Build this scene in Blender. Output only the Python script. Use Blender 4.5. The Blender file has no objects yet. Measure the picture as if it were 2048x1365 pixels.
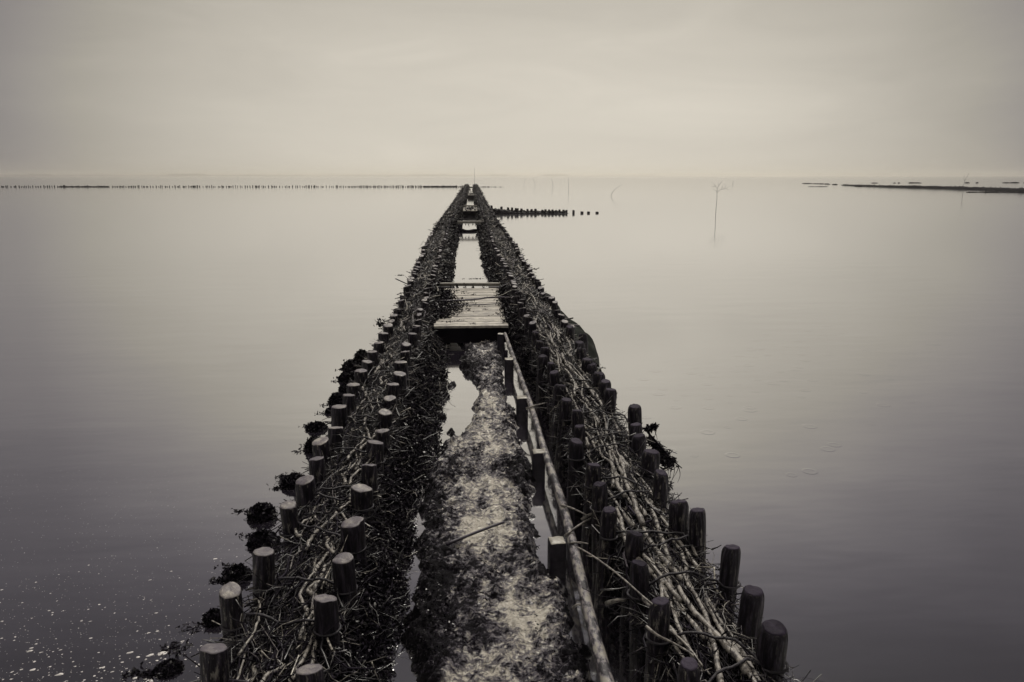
import bpy, math, random
import numpy as np
from mathutils import Vector, Matrix, Euler

R = math.radians
rng = np.random.default_rng(11)
random.seed(11)
scene = bpy.context.scene
COL = scene.collection

# ------------------------------------------------------------------ camera
HC = 2.30                       # eye height above the water (z = 0)
F = 1500.0                      # focal length in pixels of the 2048 px wide frame
TH = math.atan(330.0 / F)       # pitch down
PSI = math.atan(82.0 * math.cos(TH) / F)   # yaw to the right of the groyne's axis (+Y)
cam_d = bpy.data.cameras.new('camera')
cam = bpy.data.objects.new('camera', cam_d)
COL.objects.link(cam)
cam.location = (0, 0, HC)
cam.rotation_euler = (math.pi / 2 - TH, 0, -PSI)
cam_d.sensor_width = 36.0
cam_d.lens = F / 2048 * 36
cam_d.clip_start = 0.05
cam_d.clip_end = 30000
scene.camera = cam
CM = np.array(Euler((math.pi / 2 - TH, 0, -PSI)).to_matrix())


def at(u, v, z=0.0):
    """the world point at height z on the sight line through photo pixel (u, v)"""
    d = CM @ np.array([(u - 1024) / F, -(v - 682.5) / F, -1.0])
    t = (z - HC) / d[2]
    return np.array([d[0] * t, d[1] * t, z])


def depth(p):
    return -(CM.T @ (np.array(p, float) - np.array([0, 0, HC])))[2]


# ------------------------------------------------------------------ world: bright veiled overcast sky
SUN_EL, SUN_AZ = 52.0, 14.0      # degrees above the horizon / clockwise from +Y
w = bpy.data.worlds.new('World')
scene.world = w
w.use_nodes = True
nt = w.node_tree
nt.nodes.clear()


def nd(tree, typ, **kw):
    n = tree.nodes.new(typ)
    for k, v in kw.items():
        setattr(n, k, v)
    return n


def math_node(tree, op, a, b=None, clamp=False):
    n = tree.nodes.new('ShaderNodeMath')
    n.operation = op
    n.use_clamp = clamp
    for i, x in enumerate((a, b)):
        if x is None:
            continue
        if isinstance(x, (int, float)):
            n.inputs[i].default_value = x
        else:
            tree.links.new(x, n.inputs[i])
    return n.outputs[0]


def ramp(tree, fac, stops, interp='LINEAR'):
    n = tree.nodes.new('ShaderNodeValToRGB')
    cr = n.color_ramp
    cr.interpolation = interp
    while len(cr.elements) < len(stops):
        cr.elements.new(0.5)
    for e, (p, c) in zip(cr.elements, stops):
        e.position = p
        e.color = (c, c, c, 1) if isinstance(c, (int, float)) else (*c, 1)
    tree.links.new(fac, n.inputs[0])
    return n.outputs[0]


tc = nd(nt, 'ShaderNodeTexCoord')
sep = nd(nt, 'ShaderNodeSeparateXYZ')
nt.links.new(tc.outputs['Generated'], sep.inputs[0])
X, Y, Z = sep.outputs
zabs = math_node(nt, 'ABSOLUTE', Z)
hor = math_node(nt, 'SQRT', math_node(nt, 'ADD', math_node(nt, 'ADD', math_node(nt, 'MULTIPLY', X, X), math_node(nt, 'MULTIPLY', Y, Y)), 1e-5))
ca = math.sin(PSI + R(1.0)), math.cos(PSI + R(1.0))
cosaz = math_node(nt, 'DIVIDE', math_node(nt, 'ADD', math_node(nt, 'MULTIPLY', X, ca[0]), math_node(nt, 'MULTIPLY', Y, ca[1])), hor)
c01 = math_node(nt, 'MULTIPLY_ADD', cosaz, 0.5)
nt.nodes[-1].inputs[2].default_value = 0.5
# brightness towards the veiled sun (horizon azimuth) and by height in the sky
AZ = [(0.0, .12), (0.6, .16), (0.85, .22), (0.915, .40), (0.957, .77), (0.983, .94), (1.0, 1.0)]
EL = [(0.0, .64), (0.10, .63), (0.15, .60), (0.213, .525), (0.27, .44), (0.33, .33), (0.42, .19), (0.50, .075), (0.57, .035), (0.66, .05), (0.80, 1.5), (1.0, 2.4)]
azr = ramp(nt, c01, AZ)
elr = ramp(nt, zabs, EL)
low = ramp(nt, zabs, [(0.0, 1.0), (0.35, .95), (0.6, 0.6), (0.85, 0.0)])
azmix = math_node(nt, 'ADD', math_node(nt, 'MULTIPLY', azr, low), math_node(nt, 'MULTIPLY', math_node(nt, 'SUBTRACT', 1.0, low), 0.8))
glow = math_node(nt, 'MULTIPLY', ramp(nt, c01, [(0.945, 0.0), (0.97, .45), (0.992, 1.0)]), ramp(nt, zabs, [(0.2, 0.0), (0.30, .40), (0.45, .60), (0.58, .25), (0.64, 0.0)]))
L = math_node(nt, 'MULTIPLY', azmix, math_node(nt, 'MULTIPLY', elr, math_node(nt, 'ADD', glow, 1.0)))
# soft slanting cloud streaks
mp = nd(nt, 'ShaderNodeMapping')
mp.inputs['Rotation'].default_value = (0, R(-19), R(7))
mp.inputs['Scale'].default_value = (1.5, 1.5, 7.5)
nt.links.new(tc.outputs['Generated'], mp.inputs[0])
nz = nd(nt, 'ShaderNodeTexNoise')
nz.inputs['Scale'].default_value = 2.1
nz.inputs['Detail'].default_value = 6
nz.inputs['Roughness'].default_value = 0.55
nz.inputs['Distortion'].default_value = 0.7
nt.links.new(mp.outputs[0], nz.inputs['Vector'])
cl = ramp(nt, nz.outputs[0], [(0.30, .93), (0.46, .985), (0.56, 1.015), (0.70, 1.08)])
nearhor = ramp(nt, zabs, [(0.0, 0.25), (0.05, 0.8), (0.12, 1.0)])
clm = math_node(nt, 'ADD', math_node(nt, 'MULTIPLY', math_node(nt, 'SUBTRACT', cl, 1.0), nearhor), 1.0)
L = math_node(nt, 'MULTIPLY', L, clm)
tint = nd(nt, 'ShaderNodeMix', data_type='RGBA')
tint.inputs[6].default_value = (0.99, 0.90, 1.05, 1)
tint.inputs[7].default_value = (1.04, 0.965, 0.83, 1)
nt.links.new(ramp(nt, L, [(0.03, 0.0), (0.36, 1.0)]), tint.inputs[0])
sc1 = nd(nt, 'ShaderNodeVectorMath', operation='SCALE')
nt.links.new(tint.outputs[2], sc1.inputs[0])
nt.links.new(math_node(nt, 'MULTIPLY', L, 10.0), sc1.inputs['Scale'])
sky = nd(nt, 'ShaderNodeTexSky', sky_type='NISHITA', sun_disc=False)
sky.sun_elevation = R(SUN_EL)
sky.sun_rotation = R(SUN_AZ)
bw = nd(nt, 'ShaderNodeRGBToBW')
nt.links.new(sky.outputs[0], bw.inputs[0])
mixsky = nd(nt, 'ShaderNodeMix', data_type='RGBA')
mixsky.inputs[0].default_value = 0.96      # thick cloud veil in front of the clear sky
nt.links.new(bw.outputs[0], mixsky.inputs[6])
nt.links.new(sc1.outputs[0], mixsky.inputs[7])
bg = nd(nt, 'ShaderNodeBackground')
bg.inputs[1].default_value = 0.1
nt.links.new(mixsky.outputs[2], bg.inputs[0])
wo = nd(nt, 'ShaderNodeOutputWorld')
nt.links.new(bg.outputs[0], wo.inputs[0])

# ------------------------------------------------------------------ sun behind the cloud
sl = bpy.data.lights.new('sun', 'SUN')
sl.energy = 2.4
sl.angle = R(16)
sl.color = (1.0, 0.95, 0.86)
sun = bpy.data.objects.new('sun', sl)
COL.objects.link(sun)
sd = Vector((math.sin(R(SUN_AZ)) * math.cos(R(SUN_EL)), math.cos(R(SUN_AZ)) * math.cos(R(SUN_EL)), math.sin(R(SUN_EL))))
sun.rotation_euler = (-sd).to_track_quat('-Z', 'Y').to_euler()
sun.location = sd * 50

scene.view_settings.view_transform = 'Standard'
scene.view_settings.look = 'None'
scene.view_settings.exposure = 0.0
scene.view_settings.gamma = 1.0
scene.render.engine = 'CYCLES'
scene.cycles.use_denoising = True
scene.cycles.max_bounces = 5
scene.cycles.diffuse_bounces = 2
scene.cycles.glossy_bounces = 3
scene.cycles.volume_bounces = 2
scene.cycles.transparent_max_bounces = 4


# ------------------------------------------------------------------ helpers: tags, noise, mesh building
def tag(o, label=None, cat=None, group=None, kind=None):
    if label:
        o['label'] = label
    if cat:
        o['category'] = cat
    if group:
        o['group'] = group
    if kind:
        o['kind'] = kind
    return o


def link(o, parent=None):
    COL.objects.link(o)
    if parent is not None:
        o.parent = parent
    return o


def empty(name, loc, rz=0.0):
    o = bpy.data.objects.new(name, None)
    o.empty_display_size = 0.1
    o.location = loc
    o.rotation_euler = (0, 0, rz)
    return link(o)


def _h(ix, iy, iz, seed):
    n = (ix.astype(np.int64) * 374761393 + iy.astype(np.int64) * 668265263 + iz.astype(np.int64) * 2147483647 + seed * 974711) & 0xFFFFFFFF
    n = ((n ^ (n >> 13)) * 1274126177) & 0xFFFFFFFF
    n = ((n ^ (n >> 16)) * 2246822519) & 0xFFFFFFFF
    return ((n ^ (n >> 15)) & 0xFFFFFF) / float(0xFFFFFF)


def vnoise(x, y, z=0.0, seed=0):
    x, y, z = np.broadcast_arrays(np.asarray(x, float), np.asarray(y, float), np.asarray(z, float))
    ix, iy, iz = np.floor(x), np.floor(y), np.floor(z)
    fx, fy, fz = x - ix, y - iy, z - iz
    fx, fy, fz = (t * t * (3 - 2 * t) for t in (fx, fy, fz))
    ix, iy, iz = ix.astype(np.int64), iy.astype(np.int64), iz.astype(np.int64)
    r = 0
    for a in (0, 1):
        for b in (0, 1):
            for c in (0, 1):
                wgt = (fx if a else 1 - fx) * (fy if b else 1 - fy) * (fz if c else 1 - fz)
                r = r + wgt * _h(ix + a, iy + b, iz + c, seed)
    return r * 2 - 1


def fbm(x, y, z=0.0, seed=0, octaves=4, gain=0.5):
    r, a, f = 0, 1.0, 1.0
    for i in range(octaves):
        r = r + a * vnoise(np.asarray(x) * f, np.asarray(y) * f, np.asarray(z) * f, seed + i * 17)
        a *= gain
        f *= 2.03
    return r


class MB:
    """collects quads (several shapes) and links them as one mesh object"""

    def __init__(self):
        self.v, self.f, self.m, self.n = [], [], [], 0

    def add(self, verts, quads, mi=0):
        verts = np.asarray(verts, np.float32).reshape(-1, 3)
        quads = np.asarray(quads, np.int64).reshape(-1, 4)
        self.v.append(verts)
        self.f.append(quads + self.n)
        self.m.append(np.full(len(quads), mi, np.int32))
        self.n += len(verts)
        return self

    def grid(self, P, mi=0, closed=False):
        """P (a, b, 3) -> quad sheet; closed joins the second direction"""
        P = np.asarray(P)
        a, b = P.shape[:2]
        i, j = np.meshgrid(np.arange(a - 1), np.arange(b if closed else b - 1), indexing='ij')
        jn = (j + 1) % b
        q = np.stack([i * b + j, i * b + jn, (i + 1) * b + jn, (i + 1) * b + j], -1)
        return self.add(P, q, mi)

    def tubes(self, P, Rr, k=5, mi=0, caps=True):
        """P (M, n, 3) centre lines, Rr (M, n) radii"""
        P = np.asarray(P, float)
        if P.ndim == 2:
            P = P[None]
        Rr = np.broadcast_to(np.asarray(Rr, float), P.shape[:2])
        M, n = P.shape[:2]
        T = np.gradient(P, axis=1)
        T /= np.linalg.norm(T, axis=2, keepdims=True) + 1e-9
        mean = P[:, -1] - P[:, 0]
        ref = np.where((np.abs(mean[:, 2]) > 0.75 * np.linalg.norm(mean, axis=1))[:, None], np.array([[0.97, 0.21, 0.1]]), np.array([[0.08, 0.11, 0.99]]))
        N = np.cross(T, ref[:, None, :])
        N /= np.linalg.norm(N, axis=2, keepdims=True) + 1e-9
        B = np.cross(T, N)
        a = np.arange(k) / k * 2 * np.pi
        V = P[:, :, None] + Rr[:, :, None, None] * (np.cos(a)[None, None, :, None] * N[:, :, None] + np.sin(a)[None, None, :, None] * B[:, :, None])
        i, j = np.meshgrid(np.arange(n - 1), np.arange(k), indexing='ij')
        jn = (j + 1) % k
        q = np.stack([i * k + j, i * k + jn, (i + 1) * k + jn, (i + 1) * k + j], -1).reshape(-1, 4)
        if caps and k in (4, 6, 8):
            c = []
            for s in range(1, k - 2, 2):
                c.append([0, s + 2, s + 1, s])
                o = (n - 1) * k
                c.append([o, o + s, o + s + 1, o + s + 2])
            q = np.concatenate([q, np.array(c)])
        Q = (np.arange(M) * n * k)[:, None, None] + q[None]
        return self.add(V, Q, mi)

    def box(self, c, s, rz=0.0, mi=0, jit=0.0, rx=0.0, ry=0.0):
        o = np.array([[-1, -1, -1], [1, -1, -1], [1, 1, -1], [-1, 1, -1], [-1, -1, 1], [1, -1, 1], [1, 1, 1], [-1, 1, 1]]) * 0.5 * np.asarray(s)
        if jit:
            o = o + rng.normal(0, jit, o.shape)
        m = np.array(Euler((rx, ry, rz)).to_matrix())
        return self.add(o @ m.T + np.asarray(c), [[0, 3, 2, 1], [4, 5, 6, 7], [0, 1, 5, 4], [1, 2, 6, 5], [2, 3, 7, 6], [3, 0, 4, 7]], mi)

    def flakes(self, C, size, asp=2.2, mi=0, up=0.0, bend=0.25):
        """small bent leaf-like blades, two quads each, centred on C (M, 3)"""
        C = np.asarray(C, float)
        M = len(C)
        d = rng.normal(0, 1, (M, 3))
        d[:, 2] *= 1 - 0.8 * up
        d /= np.linalg.norm(d, axis=1, keepdims=True)
        e = rng.normal(0, 1, (M, 3))
        e[:, 2] *= 1 - 0.8 * up
        e -= d * (d * e).sum(1, keepdims=True)
        e /= np.linalg.norm(e, axis=1, keepdims=True) + 1e-9
        nn = np.cross(d, e)
        L_ = (np.asarray(size) * rng.uniform(0.6, 1.5, M))[:, None]
        W = L_ / asp * rng.uniform(0.7, 1.3, (M, 1))
        b = nn * L_ * rng.uniform(-bend, bend, (M, 1))
        p = [C - d * L_ * .5 - e * W * .25 - b, C - d * L_ * .5 + e * W * .25 - b,
             C - e * W * .5 + b, C + e * W * .5 + b,
             C + d * L_ * .5 - e * W * .2 - b, C + d * L_ * .5 + e * W * .2 - b]
        V = np.stack(p, 1)
        q = np.array([[0, 1, 3, 2], [2, 3, 5, 4]])
        return self.add(V, (np.arange(M) * 6)[:, None, None] + q[None], mi)

    def mesh(self, name, mats, smooth=True):
        V = np.concatenate(self.v)
        Q = np.concatenate(self.f)
        me = bpy.data.meshes.new(name)
        me.vertices.add(len(V))
        me.vertices.foreach_set('co', V.astype(np.float32).ravel())
        me.loops.add(Q.size)
        me.loops.foreach_set('vertex_index', Q.astype(np.int32).ravel())
        me.polygons.add(len(Q))
        me.polygons.foreach_set('loop_start', np.arange(0, Q.size, 4, dtype=np.int32))
        me.polygons.foreach_set('material_index', np.concatenate(self.m))
        me.polygons.foreach_set('use_smooth', np.full(len(Q), bool(smooth)))
        for m in (mats if isinstance(mats, (list, tuple)) else [mats]):
            me.materials.append(m)
        me.update(calc_edges=True)
        return me

    def build(self, name, mats, parent=None, loc=None, rz=0.0, smooth=True):
        o = bpy.data.objects.new(name, self.mesh(name, mats, smooth))
        if loc is not None:
            o.location = loc
        o.rotation_euler[2] = rz
        return link(o, parent)


# ------------------------------------------------------------------ materials
def tone(l):
    """a grey of luminance l with the photograph's cast: violet darks, cream lights"""
    k = min(1.0, max(0.0, (l - 0.02) / 0.17))
    d, c = (1.03, 0.86, 1.34), (1.05, 0.985, 0.88)
    return tuple(l * (a * (1 - k) + b * k) for a, b in zip(d, c))


def mat(name):
    m = bpy.data.materials.new(name)
    m.use_nodes = True
    t = m.node_tree
    p = t.nodes['Principled BSDF']
    return m, t, p


def coords(t, scale=(1, 1, 1), world=False):
    mpn = nd(t, 'ShaderNodeMapping')
    mpn.inputs['Scale'].default_value = scale
    if world:
        g = nd(t, 'ShaderNodeNewGeometry')
        t.links.new(g.outputs['Position'], mpn.inputs[0])
    else:
        tcn = nd(t, 'ShaderNodeTexCoord')
        t.links.new(tcn.outputs['Object'], mpn.inputs[0])
    return mpn.outputs[0]


def noise(t, vec, scale, detail=4, rough=0.55, dist=0.0):
    n = nd(t, 'ShaderNodeTexNoise')
    n.inputs['Scale'].default_value = scale
    n.inputs['Detail'].default_value = detail
    n.inputs['Roughness'].default_value = rough
    n.inputs['Distortion'].default_value = dist
    t.links.new(vec, n.inputs['Vector'])
    return n.outputs[0]


def bump(t, p, h, strength, dist):
    b = nd(t, 'ShaderNodeBump')
    b.inputs['Strength'].default_value = strength
    b.inputs['Distance'].default_value = dist
    t.links.new(h, b.inputs['Height'])
    t.links.new(b.outputs[0], p.inputs['Normal'])


def island(t):
    return nd(t, 'ShaderNodeNewGeometry').outputs['Random Per Island']


def mixcol(t, fac, a, b):
    n = nd(t, 'ShaderNodeMix', data_type='RGBA')
    for s, x in ((6, a), (7, b)):
        if isinstance(x, tuple):
            n.inputs[s].default_value = (*x, 1)
        else:
            t.links.new(x, n.inputs[s])
    if isinstance(fac, float):
        n.inputs[0].default_value = fac
    else:
        t.links.new(fac, n.inputs[0])
    return n.outputs[2]


def m_bark():
    m, t, p = mat('wet_post_bark')
    v = coords(t, (1, 1, 0.12))
    v2 = coords(t, (1, 1, 0.5))
    oi = nd(t, 'ShaderNodeObjectInfo')
    streak = noise(t, v, 55, 5, 0.6)
    spot = noise(t, coords(t, (1, 1, 0.2)), 42, 5, 0.75)
    base = ramp(t, streak, [(0.35, tone(0.004)), (0.52, tone(0.012)), (0.68, tone(0.05)), (0.8, tone(0.11))])
    pale = ramp(t, spot, [(0.53, 0.0), (0.63, 1.0)])
    amt = math_node(t, 'MULTIPLY', pale, math_node(t, 'MULTIPLY', oi.outputs['Random'], 0.8))
    c = mixcol(t, amt, base, tone(0.27))
    t.links.new(c, p.inputs['Base Color'])
    p.inputs['Roughness'].default_value = 0.6
    p.inputs['Specular IOR Level'].default_value = 0.22
    bump(t, p, math_node(t, 'ADD', streak, math_node(t, 'MULTIPLY', spot, 0.6)), 0.9, 0.012)
    return m


def m_cut(name='sawn_post_end', k=1.0):
    m, t, p = mat(name)
    v = coords(t)
    oi = nd(t, 'ShaderNodeObjectInfo')
    add = nd(t, 'ShaderNodeVectorMath', operation='ADD')
    t.links.new(v, add.inputs[0])
    t.links.new(oi.outputs['Random'], add.inputs[1])
    n1 = noise(t, add.outputs[0], 22, 5, 0.65)
    n2 = noise(t, add.outputs[0], 120, 3, 0.6)
    wv = nd(t, 'ShaderNodeTexWave', wave_type='RINGS', rings_direction='Z')
    wv.inputs['Scale'].default_value = 42
    wv.inputs['Distortion'].default_value = 3.0
    wv.inputs['Detail'].default_value = 2
    t.links.new(v, wv.inputs['Vector'])
    c = ramp(t, n1, [(0.28, tone(0.05 * k)), (0.5, tone(0.15 * k)), (0.72, tone(0.32 * k))])
    c = mixcol(t, math_node(t, 'MULTIPLY', wv.outputs['Fac'], 0.25), c, tone(0.03))
    dk = mixcol(t, math_node(t, 'MULTIPLY', oi.outputs['Random'], 0.75), c, tone(0.045))
    t.links.new(dk, p.inputs['Base Color'])
    p.inputs['Roughness'].default_value = 0.5
    p.inputs['Specular IOR Level'].default_value = 0.3 * k
    bump(t, p, math_node(t, 'ADD', n1, math_node(t, 'MULTIPLY', n2, 0.4)), 0.6, 0.008)
    return m


def m_twig(name, stops, rough=0.5, coat=False, spec=0.5):
    m, t, p = mat(name)
    r = island(t)
    c = ramp(t, r, stops)
    v = coords(t, (1, 1, 1), True)
    n = noise(t, v, 45, 4, 0.65)
    c2 = mixcol(t, ramp(t, n, [(0.42, 0.0), (0.62, 0.85)]), c, tone(0.012))
    if coat:      # patches coated with dark slime
        c2 = mixcol(t, ramp(t, noise(t, v, 5.5, 3, 0.6), [(0.46, 0.0), (0.60, 0.88)]), c2, tone(0.004))
    t.links.new(c2, p.inputs['Base Color'])
    p.inputs['Roughness'].default_value = rough
    if isinstance(spec, tuple):
        r2 = math_node(t, 'FRACT', math_node(t, 'MULTIPLY', r, 37.0))
        t.links.new(ramp(t, r2, [(spec[2], spec[0]), (min(1, spec[2] + .05), spec[1])]), p.inputs['Specular IOR Level'])
    else:
        p.inputs['Specular IOR Level'].default_value = spec
    bump(t, p, n, 0.6, 0.006)
    return m


def m_flat(name, l, rough=0.6, nscale=25, var=0.5, spec=0.4, col=None, bdist=0.01, bstr=0.6):
    m, t, p = mat(name)
    v = coords(t, (1, 1, 1), True)
    n = noise(t, v, nscale, 5, 0.6)
    a = col or tone(l)
    lo = tuple(x * (1 - var) for x in a)
    hi = tuple(x * (1 + var) for x in a)
    t.links.new(ramp(t, n, [(0.3, lo), (0.7, hi)]), p.inputs['Base Color'])
    p.inputs['Roughness'].default_value = rough
    p.inputs['Specular IOR Level'].default_value = spec
    bump(t, p, n, bstr, bdist)
    return m


def m_water():
    m, t, p = mat('turbid_sea_water')
    nodes = t.nodes
    v = coords(t, (0.55, 1.5, 1), True)
    n1 = noise(t, v, 1.1, 3, 0.5)
    v2 = coords(t, (1.0, 2.2, 1), True)
    n2 = noise(t, v2, 9.0, 2, 0.5)
    h = math_node(t, 'ADD', n1, math_node(t, 'MULTIPLY', n2, 0.015))
    b = nd(t, 'ShaderNodeBump')
    b.inputs['Strength'].default_value = 0.07
    b.inputs['Distance'].default_value = 0.05
    t.links.new(h, b.inputs['Height'])
    p.inputs['Base Color'].default_value = (*tone(0.03), 1)
    p.inputs['IOR'].default_value = 1.6
    p.inputs['Roughness'].default_value = 0.09
    t.links.new(b.outputs[0], p.inputs['Normal'])
    gl = nd(t, 'ShaderNodeBsdfGlossy')
    gl.inputs['Color'].default_value = (.95, .95, .95, 1)
    gl.inputs['Roughness'].default_value = 0.065
    t.links.new(b.outputs[0], gl.inputs['Normal'])
    mx = nd(t, 'ShaderNodeMixShader')
    mx.inputs[0].default_value = 0.8      # glassy slack water, a near mirror
    t.links.new(p.outputs[0], mx.inputs[1])
    t.links.new(gl.outputs[0], mx.inputs[2])
    t.links.new(mx.outputs[0], nodes['Material Output'].inputs['Surface'])
    return m


def m_mud():
    m, t, p = mat('wet_mud_with_algae')
    v = coords(t, (1, 1, 1), True)
    vs = coords(t, (1.0, 0.55, 1), True)
    at_n = nd(t, 'ShaderNodeAttribute', attribute_name='algae')
    n1 = noise(t, vs, 9, 7, 0.7, 0.8)
    n2 = noise(t, v, 34, 6, 0.7, 0.4)
    n3 = noise(t, v, 120, 3, 0.6)
    n4 = noise(t, coords(t, (0.6, 1.5, 1), True), 24, 6, 0.72, 0.6)

    def part(n, k):
        return math_node(t, 'MULTIPLY', math_node(t, 'SUBTRACT', n, 0.5), k)
    s = at_n.outputs['Fac']
    for n, k in ((n1, 2.5), (n4, 2.8), (n2, 1.0), (n3, 0.35)):
        s = math_node(t, 'ADD', s, part(n, k))
    t.links.new(ramp(t, s, [(0.02, tone(0.50)), (0.24, tone(0.31)), (0.42, tone(0.13)), (0.58, tone(0.04)), (0.78, tone(0.012)), (1.0, tone(0.005))]), p.inputs['Base Color'])
    t.links.new(ramp(t, s, [(0.1, 0.17), (0.5, 0.28), (0.8, 0.55)]), p.inputs['Roughness'])
    t.links.new(ramp(t, s, [(0.1, 1.0), (0.5, 0.8), (0.75, 0.10)]), p.inputs['Specular IOR Level'])
    h = math_node(t, 'ADD', math_node(t, 'MULTIPLY', n2, 0.45), math_node(t, 'ADD', math_node(t, 'MULTIPLY', n4, 1.3), math_node(t, 'MULTIPLY', n3, 0.12)))
    bump(t, p, h, 1.0, 0.028)
    return m


def m_plank():
    m, t, p = mat('wet_bleached_planks')
    r = island(t)
    v = coords(t, (0.7, 6, 6), True)
    n = noise(t, v, 14, 5, 0.6)
    c = ramp(t, r, [(0.0, tone(0.32)), (0.6, tone(0.42)), (1.0, tone(0.5))])
    n5 = noise(t, coords(t, (1, 1.6, 1), True), 7, 6, 0.7)
    c = mixcol(t, ramp(t, n5, [(0.46, 0.0), (0.66, 0.8)]), c, tone(0.05))
    t.links.new(mixcol(t, ramp(t, n, [(0.5, 0.0), (0.72, 0.8)]), c, tone(0.04)), p.inputs['Base Color'])
    p.inputs['Roughness'].default_value = 0.32
    bump(t, p, n, 0.4, 0.006)
    return m


def m_log():
    m, t, p = mat('peeling_pale_bark')
    v = coords(t, (1, 0.35, 1), True)
    n = noise(t, v, 30, 5, 0.7)
    n2 = noise(t, coords(t, (1, 1, 1), True), 9, 3, 0.6)
    s = math_node(t, 'ADD', n, math_node(t, 'MULTIPLY', math_node(t, 'SUBTRACT', n2, 0.5), 0.5))
    t.links.new(ramp(t, s, [(0.42, tone(0.20)), (0.50, tone(0.11)), (0.55, tone(0.010))]), p.inputs['Base Color'])
    p.inputs['Roughness'].default_value = 0.55
    bump(t, p, n, 0.7, 0.012)
    return m


M_BARK, M_CUT, M_WORN = m_bark(), m_cut(), m_cut('worn_post_end', .10)
M_TWIG = m_twig('thin_wet_twigs', [(0.0, tone(0.003)), (0.64, tone(0.008)), (0.80, tone(0.035)), (0.90, tone(0.17)), (1.0, tone(0.44))], rough=0.4, coat=True, spec=(.05, .9, .78))
M_BRANCH = m_twig('peeled_branches', [(0.0, tone(0.03)), (0.3, tone(0.13)), (0.7, tone(0.27)), (1.0, tone(0.44))], rough=0.45, spec=.3)
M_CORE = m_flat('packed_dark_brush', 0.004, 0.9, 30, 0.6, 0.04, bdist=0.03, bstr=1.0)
M_WEED = m_twig('wet_dark_seaweed', [(0.0, tone(0.002)), (0.75, tone(0.005)), (0.93, tone(0.02)), (1.0, tone(0.10))], rough=0.35, spec=(.04, .9, .86))
M_CLUMP = m_twig('floating_dark_seaweed', [(0.0, tone(0.002)), (0.8, tone(0.005)), (1.0, tone(0.014))], rough=0.5, spec=(.05, .6, .9))
M_WIRE = m_flat('dark_tie_rope', 0.012, 0.6, 60)
M_STAKE = m_flat('dark_square_timber', 0.018, 0.6, 30)
M_DARK = m_flat('far_black_timber', 0.006, 0.8, 4, 0.3, 0.05)
M_BEAM = m_flat('wet_grey_beam', 0.20, 0.4, 20, 0.4)
M_WATER, M_MUD, M_PLANK, M_LOG = m_water(), m_mud(), m_plank(), m_log()
M_TARP = m_flat('dark_green_sheet', 0, 0.75, 3, 0.25, 0.04, col=(0.0026, 0.0040, 0.0026), bdist=0.02, bstr=0.3)
M_SHORE = m_flat('far_land', 0.10, 0.9, 0.02, 0.3, 0.1, bstr=0.0)
M_FOAM = m_flat('sea_foam', 0, col=(.48,.46,.46), rough=.5, nscale=60, var=.15, spec=.3) #, 0.45, 60, 0.15, 0.5)
M_SAPLING = m_flat('bare_sapling_bark', 0.03, 0.7, 20)

# ------------------------------------------------------------------ water and mud
wb = MB()
S = 9000.0
wb.add([[-S, -S, 0], [S, -S, 0], [S, S, 0], [-S, S, 0]], [[0, 1, 2, 3]])
tag(wb.build('water', M_WATER), kind='structure')

LE = np.array([[0.5, -.30], [2.6, -.30], [3.1, -.30], [3.9, -.37], [5.1, -.37], [5.7, -.34], [6.15, -.28], [6.5, -.16], [7.0, -.02], [7.6, .01], [8.0, .01], [8.3, -.08], [8.6, -.17], [9.0, -.19], [9.3, -.10], [9.7, -.16], [10.6, -.22]])
RE = np.array([[0.5, .56], [2.8, .56], [3.3, .54], [3.9, .53], [4.15, .46], [4.5, .47], [5.2, .48], [5.7, .45], [6.4, .42], [7.2, .42], [8.2, .42], [9.2, .43], [10.6, .38]])
ys = np.concatenate([np.arange(0.6, 7.0, 0.0085), np.arange(7.0, 10.6, 0.014)])
xs = np.arange(-.62, .74, 0.0085)
GX, GY = np.meshgrid(xs, ys)
lo = np.interp(GY, LE[:, 0], LE[:, 1]) + 0.05 * fbm(GX * 0 + 3, GY * 3.0, 0, 5, 4) + 0.04 * fbm(GX * 9, GY * 14, 0, 8, 4)
hi = np.interp(GY, RE[:, 0], RE[:, 1]) + 0.05 * fbm(GX * 0 + 9, GY * 3.2, 0, 6, 4) + 0.04 * fbm(GX * 9, GY * 14, 0, 9, 4)
de = np.minimum(GX - lo, hi - GX)
for (u, v, r_) in ((903, 772, .07), (884, 838, .06), (905, 872, .10), (893, 720, .05), (872, 862, .05)):      # small mud islets in the puddle
    q = at(u, v, 0)
    de = np.maximum(de, r_ * (1 + .5 * fbm(GX * 14, GY * 12, 0, 15, 3)) - np.hypot(GX - q[0], (GY - q[1]) * .6))
sm = np.clip((de + 0.05) / 0.17, 0, 1)
sm = sm * sm * (3 - 2 * sm)
algae_edge = np.clip(1 - (de - 0.02) / 0.26, 0, 1)
big = fbm(GX * 3.2, GY * 2.0, 0, 21, 4)
cen = np.interp(GY, [0.5, 3.2, 4.5, 6, 8, 10], [.16, .16, .14, .10, .22, .25])
alg = 0.42 + 0.26 * algae_edge + 0.34 * big + 1.0 * np.clip(np.abs(GX - cen) - .10, 0, .3)
lump = np.clip(fbm(GX * 13, GY * 11, 0, 31, 4) + 0.15, 0, 2)
fine = fbm(GX * 45, GY * 38, 0, 41, 3)
ridge = np.abs(fbm(GX * 7, GY * 6, 0, 51, 4))
lob = np.clip(fbm(GX * 8.5, GY * 6.5, 0, 66, 3) - .05, 0, 1)
hgt = -0.07 + sm * .035 * lob + sm * (0.125 + 0.02 * fbm(GX * 1.8, GY * 1.3, 0, 61, 3)) + sm * np.clip(alg, 0, 1) * (0.034 * lump + 0.011 * fine) + sm * (0.020 * (0.4 - ridge) + 0.006 * fine + 0.016 * fbm(GX * 12, GY * 17, 0, 63, 4))
mb = MB()
mb.grid(np.stack([GX, GY, hgt], -1))
mud = mb.build('mud', M_MUD)
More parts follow.
